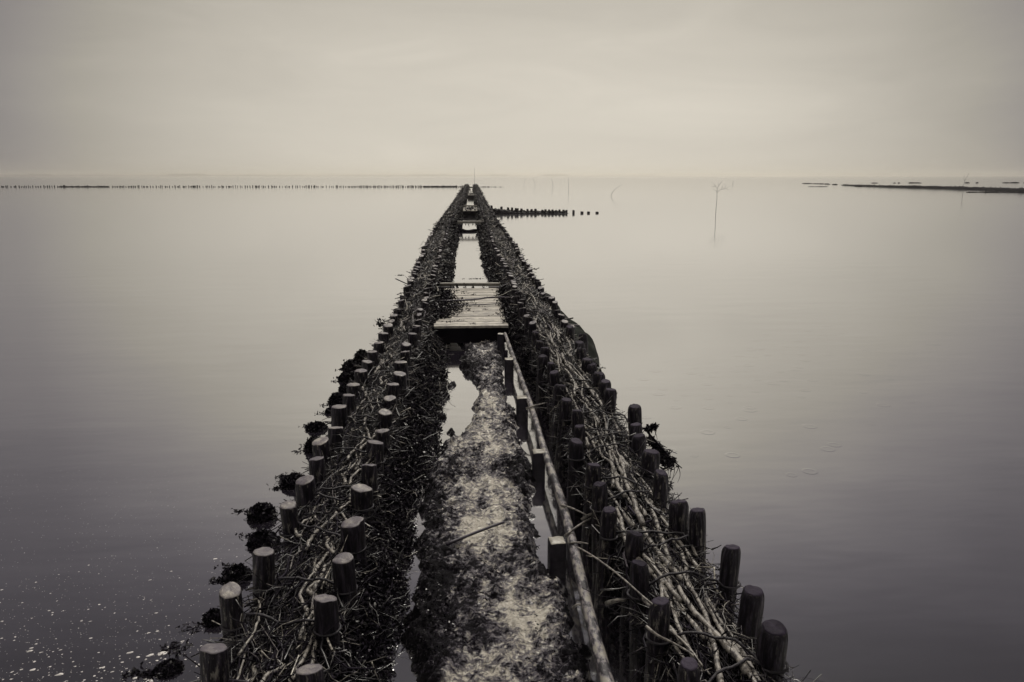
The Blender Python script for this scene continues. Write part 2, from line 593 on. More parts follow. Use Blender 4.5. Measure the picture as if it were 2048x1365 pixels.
a = mud.data.attributes.new('algae', 'FLOAT', 'POINT')
a.data.foreach_set('value', np.clip(alg, 0, 1.2).astype(np.float32).ravel())
tag(mud, kind='structure')
# crusts and tufts of dark algae growing on the mud
ii, jj = rng.integers(0, GX.shape[0], 90000), rng.integers(0, GX.shape[1], 90000)
keep = (alg[ii, jj] + .5 * fbm(GX[ii, jj] * 16, GY[ii, jj] * 12, 0, 77, 3) > .74 + .4 * rng.random(90000)) & (hgt[ii, jj] > -.02) & (GY[ii, jj] > 1.5)
ii, jj = ii[keep], jj[keep]
ab = MB()
ab.flakes(np.stack([GX[ii, jj], GY[ii, jj], hgt[ii, jj] + .003], -1) + rng.normal(0, .003, (len(ii), 3)), np.full(len(ii), .011), 1.7, up=.55)
tag(ab.build('algae', M_WEED), 'dark algae crusts and tufts growing on the pale mud', 'algae', kind='stuff')

# ------------------------------------------------------------------ posts of the two fences
ZL, ZR = 0.55, 0.58
PX = {
    ('left', 'outer'): [(427, 1298, 53), (462, 1182, 43), (528, 1104, 45), (576, 1011, 36), (610, 961, 37), (633, 918, 33), (641, 883, 34), (671, 856, 30), (678, 814, 33), (698, 791, 27), (707, 770, 27), (722, 742, 25), (735, 724, 22), (744, 704, 21), (758, 686, 20), (767, 667, 20), (776, 651, 19)],
    ('left', 'inner'): [(619, 1339, 52), (651, 1198, 48), (687, 1117, 43), (704, 1045, 46), (723, 977, 41), (738, 931, 31), (750, 885, 34), (765, 862, 29), (771, 825, 27), (779, 797, 26), (786, 769, 25), (799, 748, 29), (802, 725, 26), (810, 704, 20), (813, 689, 19), (825, 668, 20), (832, 655, 17)],
    ('right', 'outer'): [(1549, 1257, 57), (1507, 1183, 46), (1464, 1095, 36), (1395, 1021, 33), (1357, 1004, 39), (1323, 946, 31), (1304, 904, 36), (1278, 872, 27), (1271, 850, 26), (1270, 813, 27), (1222, 780, 23), (1211, 763, 24), (1199, 747, 24), (1184, 729, 21), (1175, 719, 24), (1163, 698, 22), (1159, 685, 20), (1166, 669, 18), (1140, 654, 17)],
    ('right', 'inner'): [(1378, 1328, 45), (1321, 1203, 45), (1279, 1127, 39), (1271, 1068, 36), (1219, 1020, 31), (1199, 969, 31), (1188, 930, 33), (1153, 883, 31), (1159, 853, 25), (1154, 822, 26), (1133, 800, 24), (1120, 771, 26), (1108, 745, 21), (1102, 727, 17), (1085, 713, 20), (1090, 696, 19), (1079, 683, 17), (1071, 665, 16)],
}
FAR = {('left', 'outer'): [(12, -1.04), (20, -1.20), (30, -1.27), (60, -1.24), (110, -1.2), (167, -1.15)],
       ('left', 'inner'): [(12, -.70), (20, -.78), (30, -.83), (60, -.78), (110, -.72), (167, -.66)],
       ('right', 'inner'): [(12, .67), (20, .60), (30, .56), (60, .56), (110, .60), (167, .66)],
       ('right', 'outer'): [(12, 1.08), (20, 1.12), (30, 1.02), (60, 1.02), (110, 1.04), (167, 1.1)]}
NEAR, ROW = {}, {}
for key, lst in PX.items():
    zt = ZL if key[0] == 'left' else ZR
    pts = []
    for (u, v, wd) in lst:
        z = zt + random.uniform(-.03, .025)
        p = at(u, v, z)
        pts.append((p[0], p[1], z, wd * depth(p) / F / 2))
    pts.sort(key=lambda q: q[1])
    NEAR[key] = pts
    ky = np.array([q[1] for q in pts])
    kx = np.array([q[0] for q in pts])
    c = np.polyfit(ky, kx, 2)
    yy = np.linspace(ky.min(), ky.max(), 6)
    ROW[key] = (np.concatenate([[0.0], yy, [f[0] for f in FAR[key]]]), np.concatenate([[np.polyval(c, yy[0])], np.polyval(c, yy), [f[1] for f in FAR[key]]]))


def row_x(side, which, y):
    return np.interp(y, *ROW[(side, which)])


ORD = ['first', 'second', 'third', 'fourth', 'fifth', 'sixth', 'seventh', 'eighth', 'ninth', 'tenth', 'eleventh', 'twelfth', 'thirteenth', 'fourteenth', 'fifteenth', 'sixteenth', 'seventeenth', 'eighteenth', 'nineteenth', 'twentieth', 'twenty-first', 'twenty-second', 'twenty-third', 'twenty-fourth', 'twenty-fifth']


def post_meshes(seed, k=18, rounded=False, D=0.9):
    """a shaft (top at z = 0) and its sawn end as separate meshes"""
    r0 = 0.05
    th = np.arange(k) / k * 2 * np.pi
    zs = np.array([-D, -.6, -.42, -.3, -.2, -.12, -.06, -.025, -.008, 0.0])
    tx, ty = np.random.default_rng(seed).uniform(-.22, .22, 2)
    rings = []
    for i, z in enumerate(zs):
        rr = r0 * (1 + 0.11 * vnoise(np.cos(th) * 1.3 + seed, np.sin(th) * 1.3, z * 2.5, seed) + 0.04 * vnoise(np.cos(th) * 4 + seed, np.sin(th) * 4, z * 6, seed + 3))
        rr = rr * (1 - 0.05 * z / D)
        if i == len(zs) - 1:
            rr = rr * (0.80 if rounded else 0.95)
        elif i == len(zs) - 2:
            rr = rr * (0.90 if rounded else 0.99)
        elif i == len(zs) - 3 and rounded:
            rr = rr * 0.97
        x, y = rr * np.cos(th), rr * np.sin(th)
        zz = z + (x * tx + y * ty) * max(0, 1 + z / 0.12) + (0.004 * vnoise(np.cos(th) * 3, np.sin(th) * 3, seed, seed + 9) if i >= len(zs) - 2 else 0)
        rings.append(np.stack([x, y, zz], -1))
    s = MB()
    s.grid(np.array(rings), closed=True)
    top = rings[-1]
    cap = []
    for q, dz in ((1.0, 0.0), (0.97, .003), (0.75, .004), (0.5, .0045), (0.25, .004), (0.02, .004)):
        p = top * q
        ctr = top.mean(0)
        p = ctr + (top - ctr) * q
        p[:, 2] += dz + 0.003 * vnoise(p[:, 0] * 60 + seed, p[:, 1] * 60, 0, seed + 5) * (q < 0.97)
        cap.append(p)
    c = MB()
    c.grid(np.array(cap), closed=True)
    return s.mesh('fence_post', M_BARK), c.mesh('cut_top', M_WORN if rounded else M_CUT)


VARI = [post_meshes(40 + i) for i in range(14)]
VROUND = [post_meshes(60 + i, rounded=True) for i in range(12)]
VLOW = [post_meshes(80 + i, 10) for i in range(5)]


def make_post(x, y, z, rad, vari, label, group, lean=(0, 0), name='fence_post', cat='post', capped=True):
    o = bpy.data.objects.new(name, vari[0])
    o.location = (x, y, z)
    o.scale = (rad / .05, rad / .05, 1)
    o.rotation_euler = (lean[1], lean[0], random.uniform(0, 6.28))
    tag(o, label, cat, group)
    link(o)
    if capped:
        c = bpy.data.objects.new('cut_top', vari[1])
        link(c, o)
    return o


FARPOSTS = []
for key, pts in NEAR.items():
    side, which = key
    sg = -1 if side == 'left' else 1
    zt = ZL if side == 'left' else ZR
    nm = 'pale-topped' if side == 'left' else 'round-shouldered'
    for i, (x, y, z, rad) in enumerate(pts):
        lb = f'{nm} wooden post, {ORD[i]} from the bottom edge, {which} row of the {side} fence'
        lean = (random.uniform(-.06, .06) + (0.025 * sg), random.uniform(-.06, .06))
        make_post(x, y, z, max(.040, min(.062, rad)), random.choice(VARI if side == 'left' else VROUND), lb, f'posts of the {side} brushwood fence', lean)
    y = pts[-1][1] + 0.3
    while y < 166:
        x = float(row_x(side, which, y)) + random.uniform(-.03, .03)
        z = zt + random.uniform(-.045, .02)
        rad = random.uniform(.042, .054)
        if y < 24.5:
            zone = 'beside the plank bridge' if y < 13.6 else 'along water beyond the bridge'
            make_post(x, y, z, rad, VLOW[random.randrange(5)], f'small dark post, {which} row of the {side} fence, {zone}', f'{which} posts of the {side} fence {zone}', (random.uniform(-.05, .05), random.uniform(-.05, .05)))
        else:
            FARPOSTS.append((x, y, z, rad))
        y += random.uniform(.27, .43) if y < 24.5 else random.uniform(.32, .55)

fp = MB()
Pp = np.array(FARPOSTS)
nP = len(Pp)
off = rng.normal(0, .012, (nP, 2))
line = np.zeros((nP, 3, 3))
line[:, :, 0] = Pp[:, None, 0] + off[:, None, 0] * np.array([0, .5, 1])
line[:, :, 1] = Pp[:, None, 1] + off[:, None, 1] * np.array([0, .5, 1])
line[:, 0, 2] = -.2
line[:, 1, 2] = Pp[:, 2] - .01
line[:, 2, 2] = Pp[:, 2]
fp.tubes(line, Pp[:, 3][:, None] * np.array([1, 1, .85]), 8)
tag(fp.build('distant_posts', M_BARK, smooth=False), 'hundreds of small dark posts of both fences receding to the far end', 'posts', kind='stuff')

# ------------------------------------------------------------------ brushwood between the rows
BULGE = {'left': ([0, 3, 4.5, 5.3, 6, 8, 9.5, 11, 20, 40, 166], [.20, .21, .21, .27, .35, .36, .33, .24, .27, .30, .24]),
         'right': ([0, 3, 6.5, 9, 13, 20, 40, 166], [.02, .03, .05, .12, .20, .27, .27, .2])}
PROF = [(-1, -.35, -.15), (-1, -.30, 0.0), (-.82, -.2, .07), (-.52, -.12, .15), (-.22, 0, .23), (0, .08, .285), (0, .22, .325), (0, .4, .345), (0, .6, .345), (0, .78, .325), (0, .92, .28), (0, 1.02, .2), (0, 1.06, .08), (0, 1.08, -.15)]


def rise(y):
    return np.interp(y, [2, 4.5, 7, 12, 30, 166], [.0, .015, .045, .06, .07, .075])


def top_z(side, y, s):
    zt = ZL if side == 'left' else ZR
    return zt - .225 + rise(y) + .05 * (1 - (2 * np.clip(s, 0, 1) - 1) ** 2) + .028 * fbm(np.asarray(y) * 1.7, np.asarray(s) * 2.2, 0, 71 if side == 'left' else 72, 3)


def lat(side, y, s):
    xi, xo = row_x(side, 'inner', y), row_x(side, 'outer', y)
    return xi + (xo - xi) * s


def twigs(side, y0, y1, n, k, rlo, rhi, llo, lhi, spread, mbx, mi=0, s0=-.05, s1=1.05, zlo=-.03, zhi=.05, pts=6, pitch=.16, bow=.16):
    y = rng.uniform(y0, y1, n)
    s = rng.uniform(s0, s1, n)
    x = lat(side, y, s)
    z = top_z(side, y, s) + rng.uniform(zlo, zhi, n)
    az = rng.normal(0, 1, n) * spread + np.pi / 2
    pt = rng.normal(0, pitch, n)
    ln = rng.uniform(llo, lhi, n)
    d = np.stack([np.cos(az) * np.cos(pt), np.sin(az) * np.cos(pt), np.sin(pt)], -1)
    c = np.stack([x, y, z], -1)
    t = np.linspace(-.5, .5, pts)
    per = np.cross(d, rng.normal(0, 1, (n, 3)))
    per /= np.linalg.norm(per, axis=1, keepdims=True) + 1e-9
    P = c[:, None] + d[:, None] * (t[None, :, None] * ln[:, None, None]) + per[:, None] * ((t[None, :] ** 2 - .08)[:, :, None] * (ln * rng.uniform(-bow, bow, n) * 4)[:, None, None])
    P += rng.normal(0, 1, P.shape) * (ln * .022)[:, None, None]
    r = rng.uniform(rlo, rhi, n)[:, None] * np.linspace(1, .5, pts)[None]
    mbx.tubes(P, r, k, mi)


def side_points(side, y0, y1, n, zlo, zhi):
    """points on the inward slope of a fence"""
    sg = -1 if side == 'left' else 1
    y = rng.uniform(y0, y1, n)
    zt = ZL if side == 'left' else ZR
    q = rng.uniform(0, 1, n)
    z = zlo + (zhi + rise(y) * .8 - zlo) * q
    b = np.interp(y, *BULGE[side])
    xi = row_x(side, 'inner', y)
    nz_ = fbm(y * 3.1, q * 2, 0, 91 if side == 'left' else 92, 3)
    x = xi - sg * (b * (1 - q) ** 1.0 + .03 + .045 * nz_ * (1 - q * .5))
    if side == 'right':
        x = x + .085 * np.interp(y, [0, 7, 9], [1, 1, 0])
    return np.stack([x, y, z], -1), q, sg


for side in ('left', 'right'):
    sg = -1 if side == 'left' else 1
    zt = ZL if side == 'left' else ZR
    b = MB()
    # dark packed core
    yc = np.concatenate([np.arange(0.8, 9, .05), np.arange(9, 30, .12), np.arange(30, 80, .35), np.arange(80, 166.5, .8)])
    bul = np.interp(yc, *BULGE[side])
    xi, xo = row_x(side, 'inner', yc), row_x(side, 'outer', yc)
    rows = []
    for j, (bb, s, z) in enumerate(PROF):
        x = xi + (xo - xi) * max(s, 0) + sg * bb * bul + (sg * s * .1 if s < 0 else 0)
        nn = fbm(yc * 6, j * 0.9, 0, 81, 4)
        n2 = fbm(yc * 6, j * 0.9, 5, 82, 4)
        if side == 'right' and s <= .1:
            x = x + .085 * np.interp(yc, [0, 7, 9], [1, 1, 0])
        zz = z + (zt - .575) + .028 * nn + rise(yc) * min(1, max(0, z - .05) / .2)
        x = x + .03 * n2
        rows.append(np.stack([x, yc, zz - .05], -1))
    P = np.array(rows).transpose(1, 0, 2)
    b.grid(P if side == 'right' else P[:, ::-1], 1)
    dens = 1.0 if side == 'left' else 1.0
    # fine tangle, near to far
    twigs(side, 1.4, 5.5, int(3600 * dens), 4, .0016, .0042, .10, .42, .8 if side == 'left' else .5, b, 0, zlo=-.07, zhi=.035, bow=.35, pts=8)
    twigs(side, 5.5, 10, int(3400 * dens), 4, .002, .005, .12, .45, .75 if side == 'left' else .45, b, 0, zlo=-.07, zhi=.035, bow=.3)
    twigs(side, 10, 26, 4600, 4, .003, .009, .15, .5, .6, b, 0, s0=.02, s1=.96, zlo=-.06, zhi=.04, bow=.25)
    twigs(side, 26, 70, 3600, 3, .006, .018, .25, .7, .5, b, 0, s0=.05, s1=.92, zhi=.05, pts=4)
    twigs(side, 70, 166, 3000, 3, .012, .03, .4, 1.3, .4, b, 0, s0=.08, s1=.9, zhi=.05, pts=4)
    # longer thin rods and a few sprays standing up or poking out
    twigs(side, 1.4, 9.5, 420, 5, .003, .006, .3, .85, .28, b, 0, s0=.06, s1=.9, zlo=-.01, zhi=.045, pts=8, pitch=.06, bow=.08)
    twigs(side, 1.4, 12, 330, 4, .0014, .003, .14, .34, 1.6, b, 0, s0=.02, s1=.95, zlo=.02, zhi=.08, pitch=.6)
    # thick pale branches beyond the near ones (those are separate)
    twigs(side, 9.2, 26, 330 if side == 'right' else 200, 5, .006, .012, .4, 1.4, .22, b, 2, s0=.08, s1=.92, zlo=0, zhi=.04, pts=7, pitch=.05, bow=.06)
    twigs(side, 26, 70, 200, 4, .010, .018, .6, 1.6, .22, b, 2, s0=.08, s1=.92, zlo=0, zhi=.05, pts=4, pitch=.05, bow=.05)
    # twigs pointing out of the inward slope
    for (y0, y1, n, rr) in ((1.4, 10, 620, .0032), (10, 28, 500, .005)):
        if side == 'right' and y1 == 10:
            n = 260
        c, q, sg = side_points(side, y0, y1, n, 0.04, zt - .22)
        d = np.stack([-sg * rng.uniform(.1, 1, n), rng.normal(0, .8, n), rng.normal(-.15, .4, n)], -1)
        d /= np.linalg.norm(d, axis=1, keepdims=True)
        ln = rng.uniform(.08, .26, n)
        t = np.linspace(-.5, .5, 5)
        Pt = c[:, None] + d[:, None] * (t[None, :, None] * ln[:, None, None]) + rng.normal(0, .006, (n, 5, 3))
        b.tubes(Pt, rng.uniform(.5, 1.2, n)[:, None] * rr * np.linspace(1, .5, 5)[None], 4, 0)
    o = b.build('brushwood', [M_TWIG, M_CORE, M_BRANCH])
    tag(o, f'tangle of dark wet twigs packed between the post rows of the {side} fence', 'brushwood', kind='stuff')

    # seaweed and mussels hanging on the slope and along the waterline
    wdm = MB()
    for (y0, y1, n, sz) in ((1.4, 6, 17000, .020), (6, 13, 15000, .026), (13, 30, 9000, .045), (30, 80, 6000, .09), (80, 166, 3000, .16)):
        if side == 'right' and y1 <= 6:
            n = 5000
        c, q, sg = side_points(side, y0, y1, n, -.01, zt - .26)
        c += rng.normal(0, .014, c.shape)
        wdm.flakes(c, np.full(n, sz), 2.0)
        # along the outer waterline
        m_ = n // 4
        y = rng.uniform(y0, y1, m_)
        q = rng.uniform(0, 1, m_)
        x = row_x(side, 'outer', y) + sg * (.05 + .05 * fbm(y * 2.3, q * 0, 0, 95, 3) + .03 * (1 - q))
        wdm.flakes(np.stack([x, y, q * .24], -1) + rng.normal(0, .012, (m_, 3)), np.full(m_, sz), 2.0)
    o = wdm.build('seaweed', M_WEED)
    tag(o, f'dark wet seaweed clinging to the slopes of the {side} fence', 'seaweed', kind='stuff')


# thick pale branches lying lengthwise, each its own object
def branch_obj(P, r, label, group=None, name='branch', cat='branch', m=None, k=8, tip=.6):
    P = np.asarray(P, float)
    o0 = P.mean(0)
    b = MB()
    n = len(P)
    rr = r * np.linspace(1, tip, n) * (1 + .08 * rng.normal(0, 1, n))
    b.tubes((P - o0)[None], rr[None], k)
    o = b.build(name, m or M_BRANCH, loc=o0)
    tag(o, label, cat, group)
    return o


def smooth_path(pts, n):
    pts = np.asarray(pts, float)
    d = np.concatenate([[0], np.cumsum(np.linalg.norm(np.diff(pts, axis=0), axis=1))])
    t = np.linspace(0, d[-1], n)
    out = np.stack([np.interp(t, d, pts[:, i]) for i in range(3)], -1)
    for _ in range(2):
        out[1:-1] = (out[:-2] + 2 * out[1:-1] + out[2:]) / 4
    return out


for side, count in (('right', 112), ('left', 78)):
    for i in range(count):
        y0 = 1.9 + 7.2 * ((i + random.random()) / count)
        ln = random.uniform(.3, 1.2) if side == 'right' else random.uniform(.14, .5)
        s = random.uniform(.12, .9)
        s1 = min(.95, max(.05, s + random.uniform(-.35, .35) * ln))
        yy = np.linspace(y0, y0 + ln, 12)
        ss = np.linspace(s, s1, 12) + (.05 if side == 'right' else .08) * np.sin(np.linspace(0, random.uniform(2, 6), 12) + random.random() * 6)
        zz = top_z(side, yy, ss) + random.uniform(.012, .052)
        zz = np.convolve(np.pad(zz, 3, 'edge'), np.ones(7) / 7, 'valid')
        P = np.stack([lat(side, yy, ss), yy, zz], -1) + rng.normal(0, .003, (12, 3))
        zone = 'nearest the bottom edge' if y0 < 4 else ('in the middle stretch' if y0 < 6.5 else 'next to the plank bridge')
        branch_obj(P, (random.uniform(.007, .0175) if side == 'right' else random.uniform(.006, .014)), f'pale peeled branch lying lengthwise on the {side} fence brushwood, {zone}', f'pale branches on the {side} fence {zone}')

# tie ropes from an inner post over the brush to an outer post
for side in ('left', 'right'):
    sg = -1 if side == 'left' else 1
    zt = ZL if side == 'left' else ZR
    ins, outs = NEAR[(side, 'inner')], NEAR[(side, 'outer')]
    for i, pi in enumerate(ins[:13]):
        po = min(outs, key=lambda q: abs(q[1] - pi[1] + .05))
        pts = []
        zi = zt - random.uniform(.13, .17)
        a0 = np.linspace(math.pi * .5, math.pi * 2.3, 14) * sg
        for a_ in a0:
            pts.append((pi[0] - sg * (pi[3] + .005) * math.cos(a_) * -1, pi[1] + (pi[3] + .005) * math.sin(a_) * sg, zi))
        for q in np.linspace(.15, .85, 9):
            x = pi[0] + (po[0] - pi[0]) * q
            y = pi[1] + (po[1] - pi[1]) * q
            pts.append((x, y, float(top_z(side, y, q)) + .072 + .006 * math.sin(q * 20 + i)))
        for a_ in np.linspace(-2.6, 2.6, 12):
            pts.append((po[0] + sg * (po[3] + .005) * math.cos(a_), po[1] + (po[3] + .005) * math.sin(a_), zt - .16))
        P = np.array(pts)
        n = len(P)
        o0 = np.array([pi[0], pi[1], zi])
        b = MB()
        b.tubes((P - o0)[None], np.full((1, n), .0062), 6)
        o = b.build('tie_rope', M_WIRE, loc=o0)
        tag(o, f'dark tie rope over the brushwood from the {ORD[i]} inner post of the {side} fence', 'rope', f'tie ropes across the {side} fence')

# ------------------------------------------------------------------ pole and square stakes beside the mud
pp = [at(1010, 668, .20), at(1038, 745, .20), at(1062, 812, .20), at(1093, 915, .20), at(1128, 1015, .19), at(1160, 1150, .20), at(1188, 1270, .20), at(1216, 1370, .20)]
pp.append(pp[-1] + (pp[-1] - pp[-2]) * 2.2)
P = smooth_path(pp, 46)
o0 = P.mean(0)
b = MB()
rr = np.linspace(.022, .031, 46) * (1 + .04 * vnoise(np.arange(46) * .7, 0, 0, 3))
b.tubes((P - o0)[None], rr[None], 14)
pole = b.build('long_pole', M_LOG, loc=o0)
tag(pole, 'long straight pole with flaking pale bark lying between the mud and the right fence', 'pole')
for i, (u0, v0, u1, v1, r) in enumerate([(1163, 1040, 1192, 1025, .010), (1130, 1072, 1185, 1035, .008), (1140, 1087, 1176, 1088, .007), (1147, 1216, 1160, 1210, .008), (1212, 1208, 1254, 1200, .013), (1052, 818, 1095, 806, .010), (1122, 1010, 1176, 1032, .008)]):
    P = smooth_path([at(u0, v0, .22), (at(u0, v0, .22) + at(u1, v1, .27)) / 2 + np.array([0, 0, .01]), at(u1, v1, .27)], 6)
    branch_obj(P, r, f'short broken stick beside the long pale pole, {ORD[i]} of those listed from the bottom' if False else ['thin stick leaning on the pole just above the lowest square stake', 'forked stick resting on the pole beside the lowest square stake', 'short stick jutting over the pole right of the lowest square stake', 'stub of twig on the mud side of the pole near the bottom', 'thick cut stub jutting from the right fence toward the pole', 'short stick crossing the pole beside the second highest stake', 'bent twig above the pole, just below the third stake down'][i], None, 'stick', 'stick')


def stake(u, v, wd, rz, label, ztop=.22):
    p = at(u, v, ztop)
    s_ = wd * depth(p) / F
    b = MB()
    o = np.array([[-1, -1], [1, -1], [1, 1], [-1, 1]]) * .5 * s_
    rings = []
    for z, q in ((-.5, 1.0), (-.1, 1.0), (-.012, 1.0), (0, .93)):
        ring = []
        for e in range(4):
            for f_ in (0.04, .35, .65, .96):
                xy = o[e] * (1 - f_) + o[(e + 1) % 4] * f_
                ring.append([xy[0] * q, xy[1] * q, z + .004 * random.uniform(-1, 1)])
        rings.append(ring)
    b.grid(np.array(rings), closed=True)
    rt = np.array(rings[-1])
    st = b.build('square_stake', M_STAKE, loc=(p[0], p[1], ztop), rz=rz)
    c = MB()
    ctr = rt.mean(0)
    c.grid(np.array([ctr + (rt - ctr) * q + np.array([0, 0, dz]) for q, dz in ((1, 0), (.9, .004), (.5, .005), (.02, .005))]), closed=True)
    c.build('cut_top', M_BEAM, st)
    tag(st, label, 'stake', 'square stakes along the pole')
    return st


stake(1114, 1081, 32, .1, 'square dark stake by the pole, lowest one, at the wide water puddle')
stake(1077, 903, 24, .05, 'square dark stake by the pole, second one up, against the mud edge')
stake(1044, 795, 22, .05, 'square dark stake by the pole, third one up, halfway along the mud')
stake(1018, 718, 18, .0, 'square dark stake by the pole, fourth one up, below the plank bridge')
stake(1001, 668, 12, .0, 'thin square stake at the top end of the pole, under the plank bridge', .24)

# sticks on the mud and over the right fence
P = smooth_path([at(893, 1089, .105), at(935, 1072, .115), at(975, 1056, .12), at(1008, 1045, .12)], 9)
branch_obj(P, .011, 'dark straight stick lying slantwise across the pale mud', None, 'stick', 'stick', m_flat('dark_stick', .03, .5, 40), tip=.7)
P = smooth_path([at(1157, 1096, .3), at(1180, 1108, .36), at(1225, 1140, .50), at(1270, 1178, .60), at(1300, 1208, .62), at(1325, 1226, .585), at(1337, 1228, .55), at(1343, 1205, .5)], 20)
branch_obj(P, .0052, 'long thin pale switch arching over the inner posts of the right fence', None, 'switch', 'twig', tip=.6)
P = smooth_path([at(1292, 1252, .55), at(1310, 1270, .53), at(1350, 1288, .48), at(1388, 1310, .46), at(1420, 1350, .45)], 14)
branch_obj(P, .006, 'forked pale twig lying across the right fence just above its lowest inner post', None, 'switch', 'twig')
P = smooth_path([at(1334, 1258, .48), at(1362, 1278, .46), at(1392, 1312, .45), at(1408, 1345, .44)], 12)
branch_obj(P, .006, 'short straight pale twig beside the lowest inner post of the right fence', None, 'switch', 'twig')

# ------------------------------------------------------------------ plank bridge and crossbeams


def weed_bits(mbx, c, n, spread, size):
    C = np.asarray(c) + rng.normal(0, 1, (n, 3)) * np.asarray(spread)
    mbx.flakes(C, np.full(n, size), 2.0, up=.6)


ZD = .30
pf, pb = at(942, 652, ZD), at(942, 578.5, ZD)
br = empty('plank_bridge', (0, (pf[1] + pb[1]) / 2, ZD))
tag(br, 'wet plank bridge of crosswise boards between the two fences above the mud', 'footbridge')
oy = br.location[1]
pk = MB()
y = pf[1]
i = 0
while y < pb[1]:
    wd = random.uniform(.07, .13)
    x0, x1 = -.50 + random.uniform(-.015, .02), .47 + random.uniform(-.02, .015)
    if i in (0, 1):
        x0 -= .04
        x1 += .03
    pk.box(((x0 + x1) / 2, y + wd / 2 - oy, -.016 + random.uniform(-.004, .003)), (x1 - x0, wd - random.uniform(.006, .018), .032), random.uniform(-.006, .006), rx=random.uniform(-.015, .015))
    y += wd
    i += 1
pk.build('planks', M_PLANK, br, smooth=False)
fb = MB()
fb.box((-.01, pf[1] - oy + .03, -.14), (.98, .05, .20))
fb.build('front_board', M_DARK, br, smooth=False)
for x in (-.40, .36):
    jb = MB()
    jb.box((x, .05, -.095), (.09, pb[1] - pf[1] - .3, .12))
    jb.build('joist', M_DARK, br, smooth=False)
for x in (-.44, .40):
    for y in (pf[1] + .12, pb[1] - .1):
        jb = MB()
        jb.box((x, y - oy, -.33), (.08, .08, .35))
        jb.build('leg', M_DARK, br, smooth=False)

db = MB()
for q in range(46):
    y = random.uniform(pf[1] + .1, pb[1] - .05)
    x = random.uniform(-.45, .42) if q < 26 else random.uniform(-.48, -.1)
    weed_bits(db, (x, y, ZD + .006), random.randint(3, 16), (.035, .03, .003), .022)
y = rng.uniform(pf[1] + .55, pb[1] - .3, 2800)
db.flakes(np.stack([-.52 + np.abs(rng.normal(0, .13, 2800)) * (1 + .5 * np.sin(y * 2.3)), y, ZD + np.abs(rng.normal(0, .03, 2800))], -1), np.full(2800, .03), 2.0)
y = rng.uniform(pf[1] + .1, pb[1] - .3, 500)
db.flakes(np.stack([.50 - np.abs(rng.normal(0, .05, 500)), y, ZD + np.abs(rng.normal(0, .03, 500))], -1), np.full(500, .03), 2.0)
tag(db.build('seaweed_litter', M_WEED), 'scraps of dark seaweed and bark strewn over the plank bridge', 'seaweed', kind='stuff')

P = smooth_path([at(885, 602, .35), at(910, 601.5, .345), at(950, 599.5, .345), at(962, 598, .35), at(975, 595, .37), at(1000, 595, .39), at(1040, 596, .42), at(1062, 597, .43)], 20)
branch_obj(P, .016, 'long crooked branch lying across the plank bridge onto the right fence', None, 'branch', 'branch', m_flat('wet_crooked_branch', .05, .45, 30), tip=.7)
P = smooth_path([at(898, 612, .325), at(950, 610, .325), at(1006, 607.5, .325)], 8)
branch_obj(P, .010, 'thin straight rod lying across the middle of the plank bridge', None, 'branch', 'branch', m_flat('wet_rod', .03, .45, 30))


def crossbeam(u0, u1, v, z, th, depth_, label, supports=True, weeds=3, m=None):
    a_, b_ = at(u0, v, z), at(u1, v, z)
    c = (a_ + b_) / 2
    o = empty('crossbeam', (c[0], c[1], 0))
    tag(o, label, 'beam', 'beams spanning the two fences')
    L_ = np.linalg.norm(b_ - a_)
    rz = math.atan2(b_[1] - a_[1], b_[0] - a_[0])
    bm = MB()
    bm.box((0, 0, z - th / 2), (L_, depth_, th), rz, jit=.004)
    bm.build('beam', m or M_BEAM, o, smooth=False)
    if supports:
        for s_ in (-1, 1):
            sm_ = MB()
            sm_.box((s_ * (L_ / 2 - .11), .02, z / 2 - .1 - th), (.2, .16, z + .2 - th))
            sm_.build('support', M_STAKE, o, smooth=False)
    if weeds:
        wm = MB()
        for q in range(weeds):
            x = (q + .5 + random.uniform(-.3, .3)) / weeds * L_ * .7 - L_ * .35
            weed_bits(wm, (x, -depth_ / 2, z - th - .04), 40, (.012, .01, .035), .03)
        wm.build('hanging_seaweed', M_CLUMP, o)
    return o


crossbeam(880, 1000, 566.5, .37, .05, .10, 'narrow crossbeam with hanging seaweed just behind the plank bridge', weeds=4)
crossbeam(915, 963, 442.5, .42, .10, .16, 'pale double crossbeam over open water, next one beyond the plank bridge', weeds=5)
crossbeam(927, 954, 410.8, .45, .09, .16, 'short pale crossbeam behind the far small platform', weeds=0)
crossbeam(938.6, 946.6, 374, .5, .2, .2, 'tiny dark crossbeam at the far end of the fences', weeds=0, m=M_DARK)
sb = MB()
P = smooth_path([at(910, 459, .03), at(935, 463, .04), at(965, 460, .03)], 12)
sb.tubes((P - P.mean(0))[None], np.full((1, 12), .06) * rng.uniform(.7, 1.3, (1, 12)), 8)
tag(sb.build('sunken_log', M_CLUMP, loc=P.mean(0)), 'dark weedy log at water level under the pale double crossbeam', 'log')


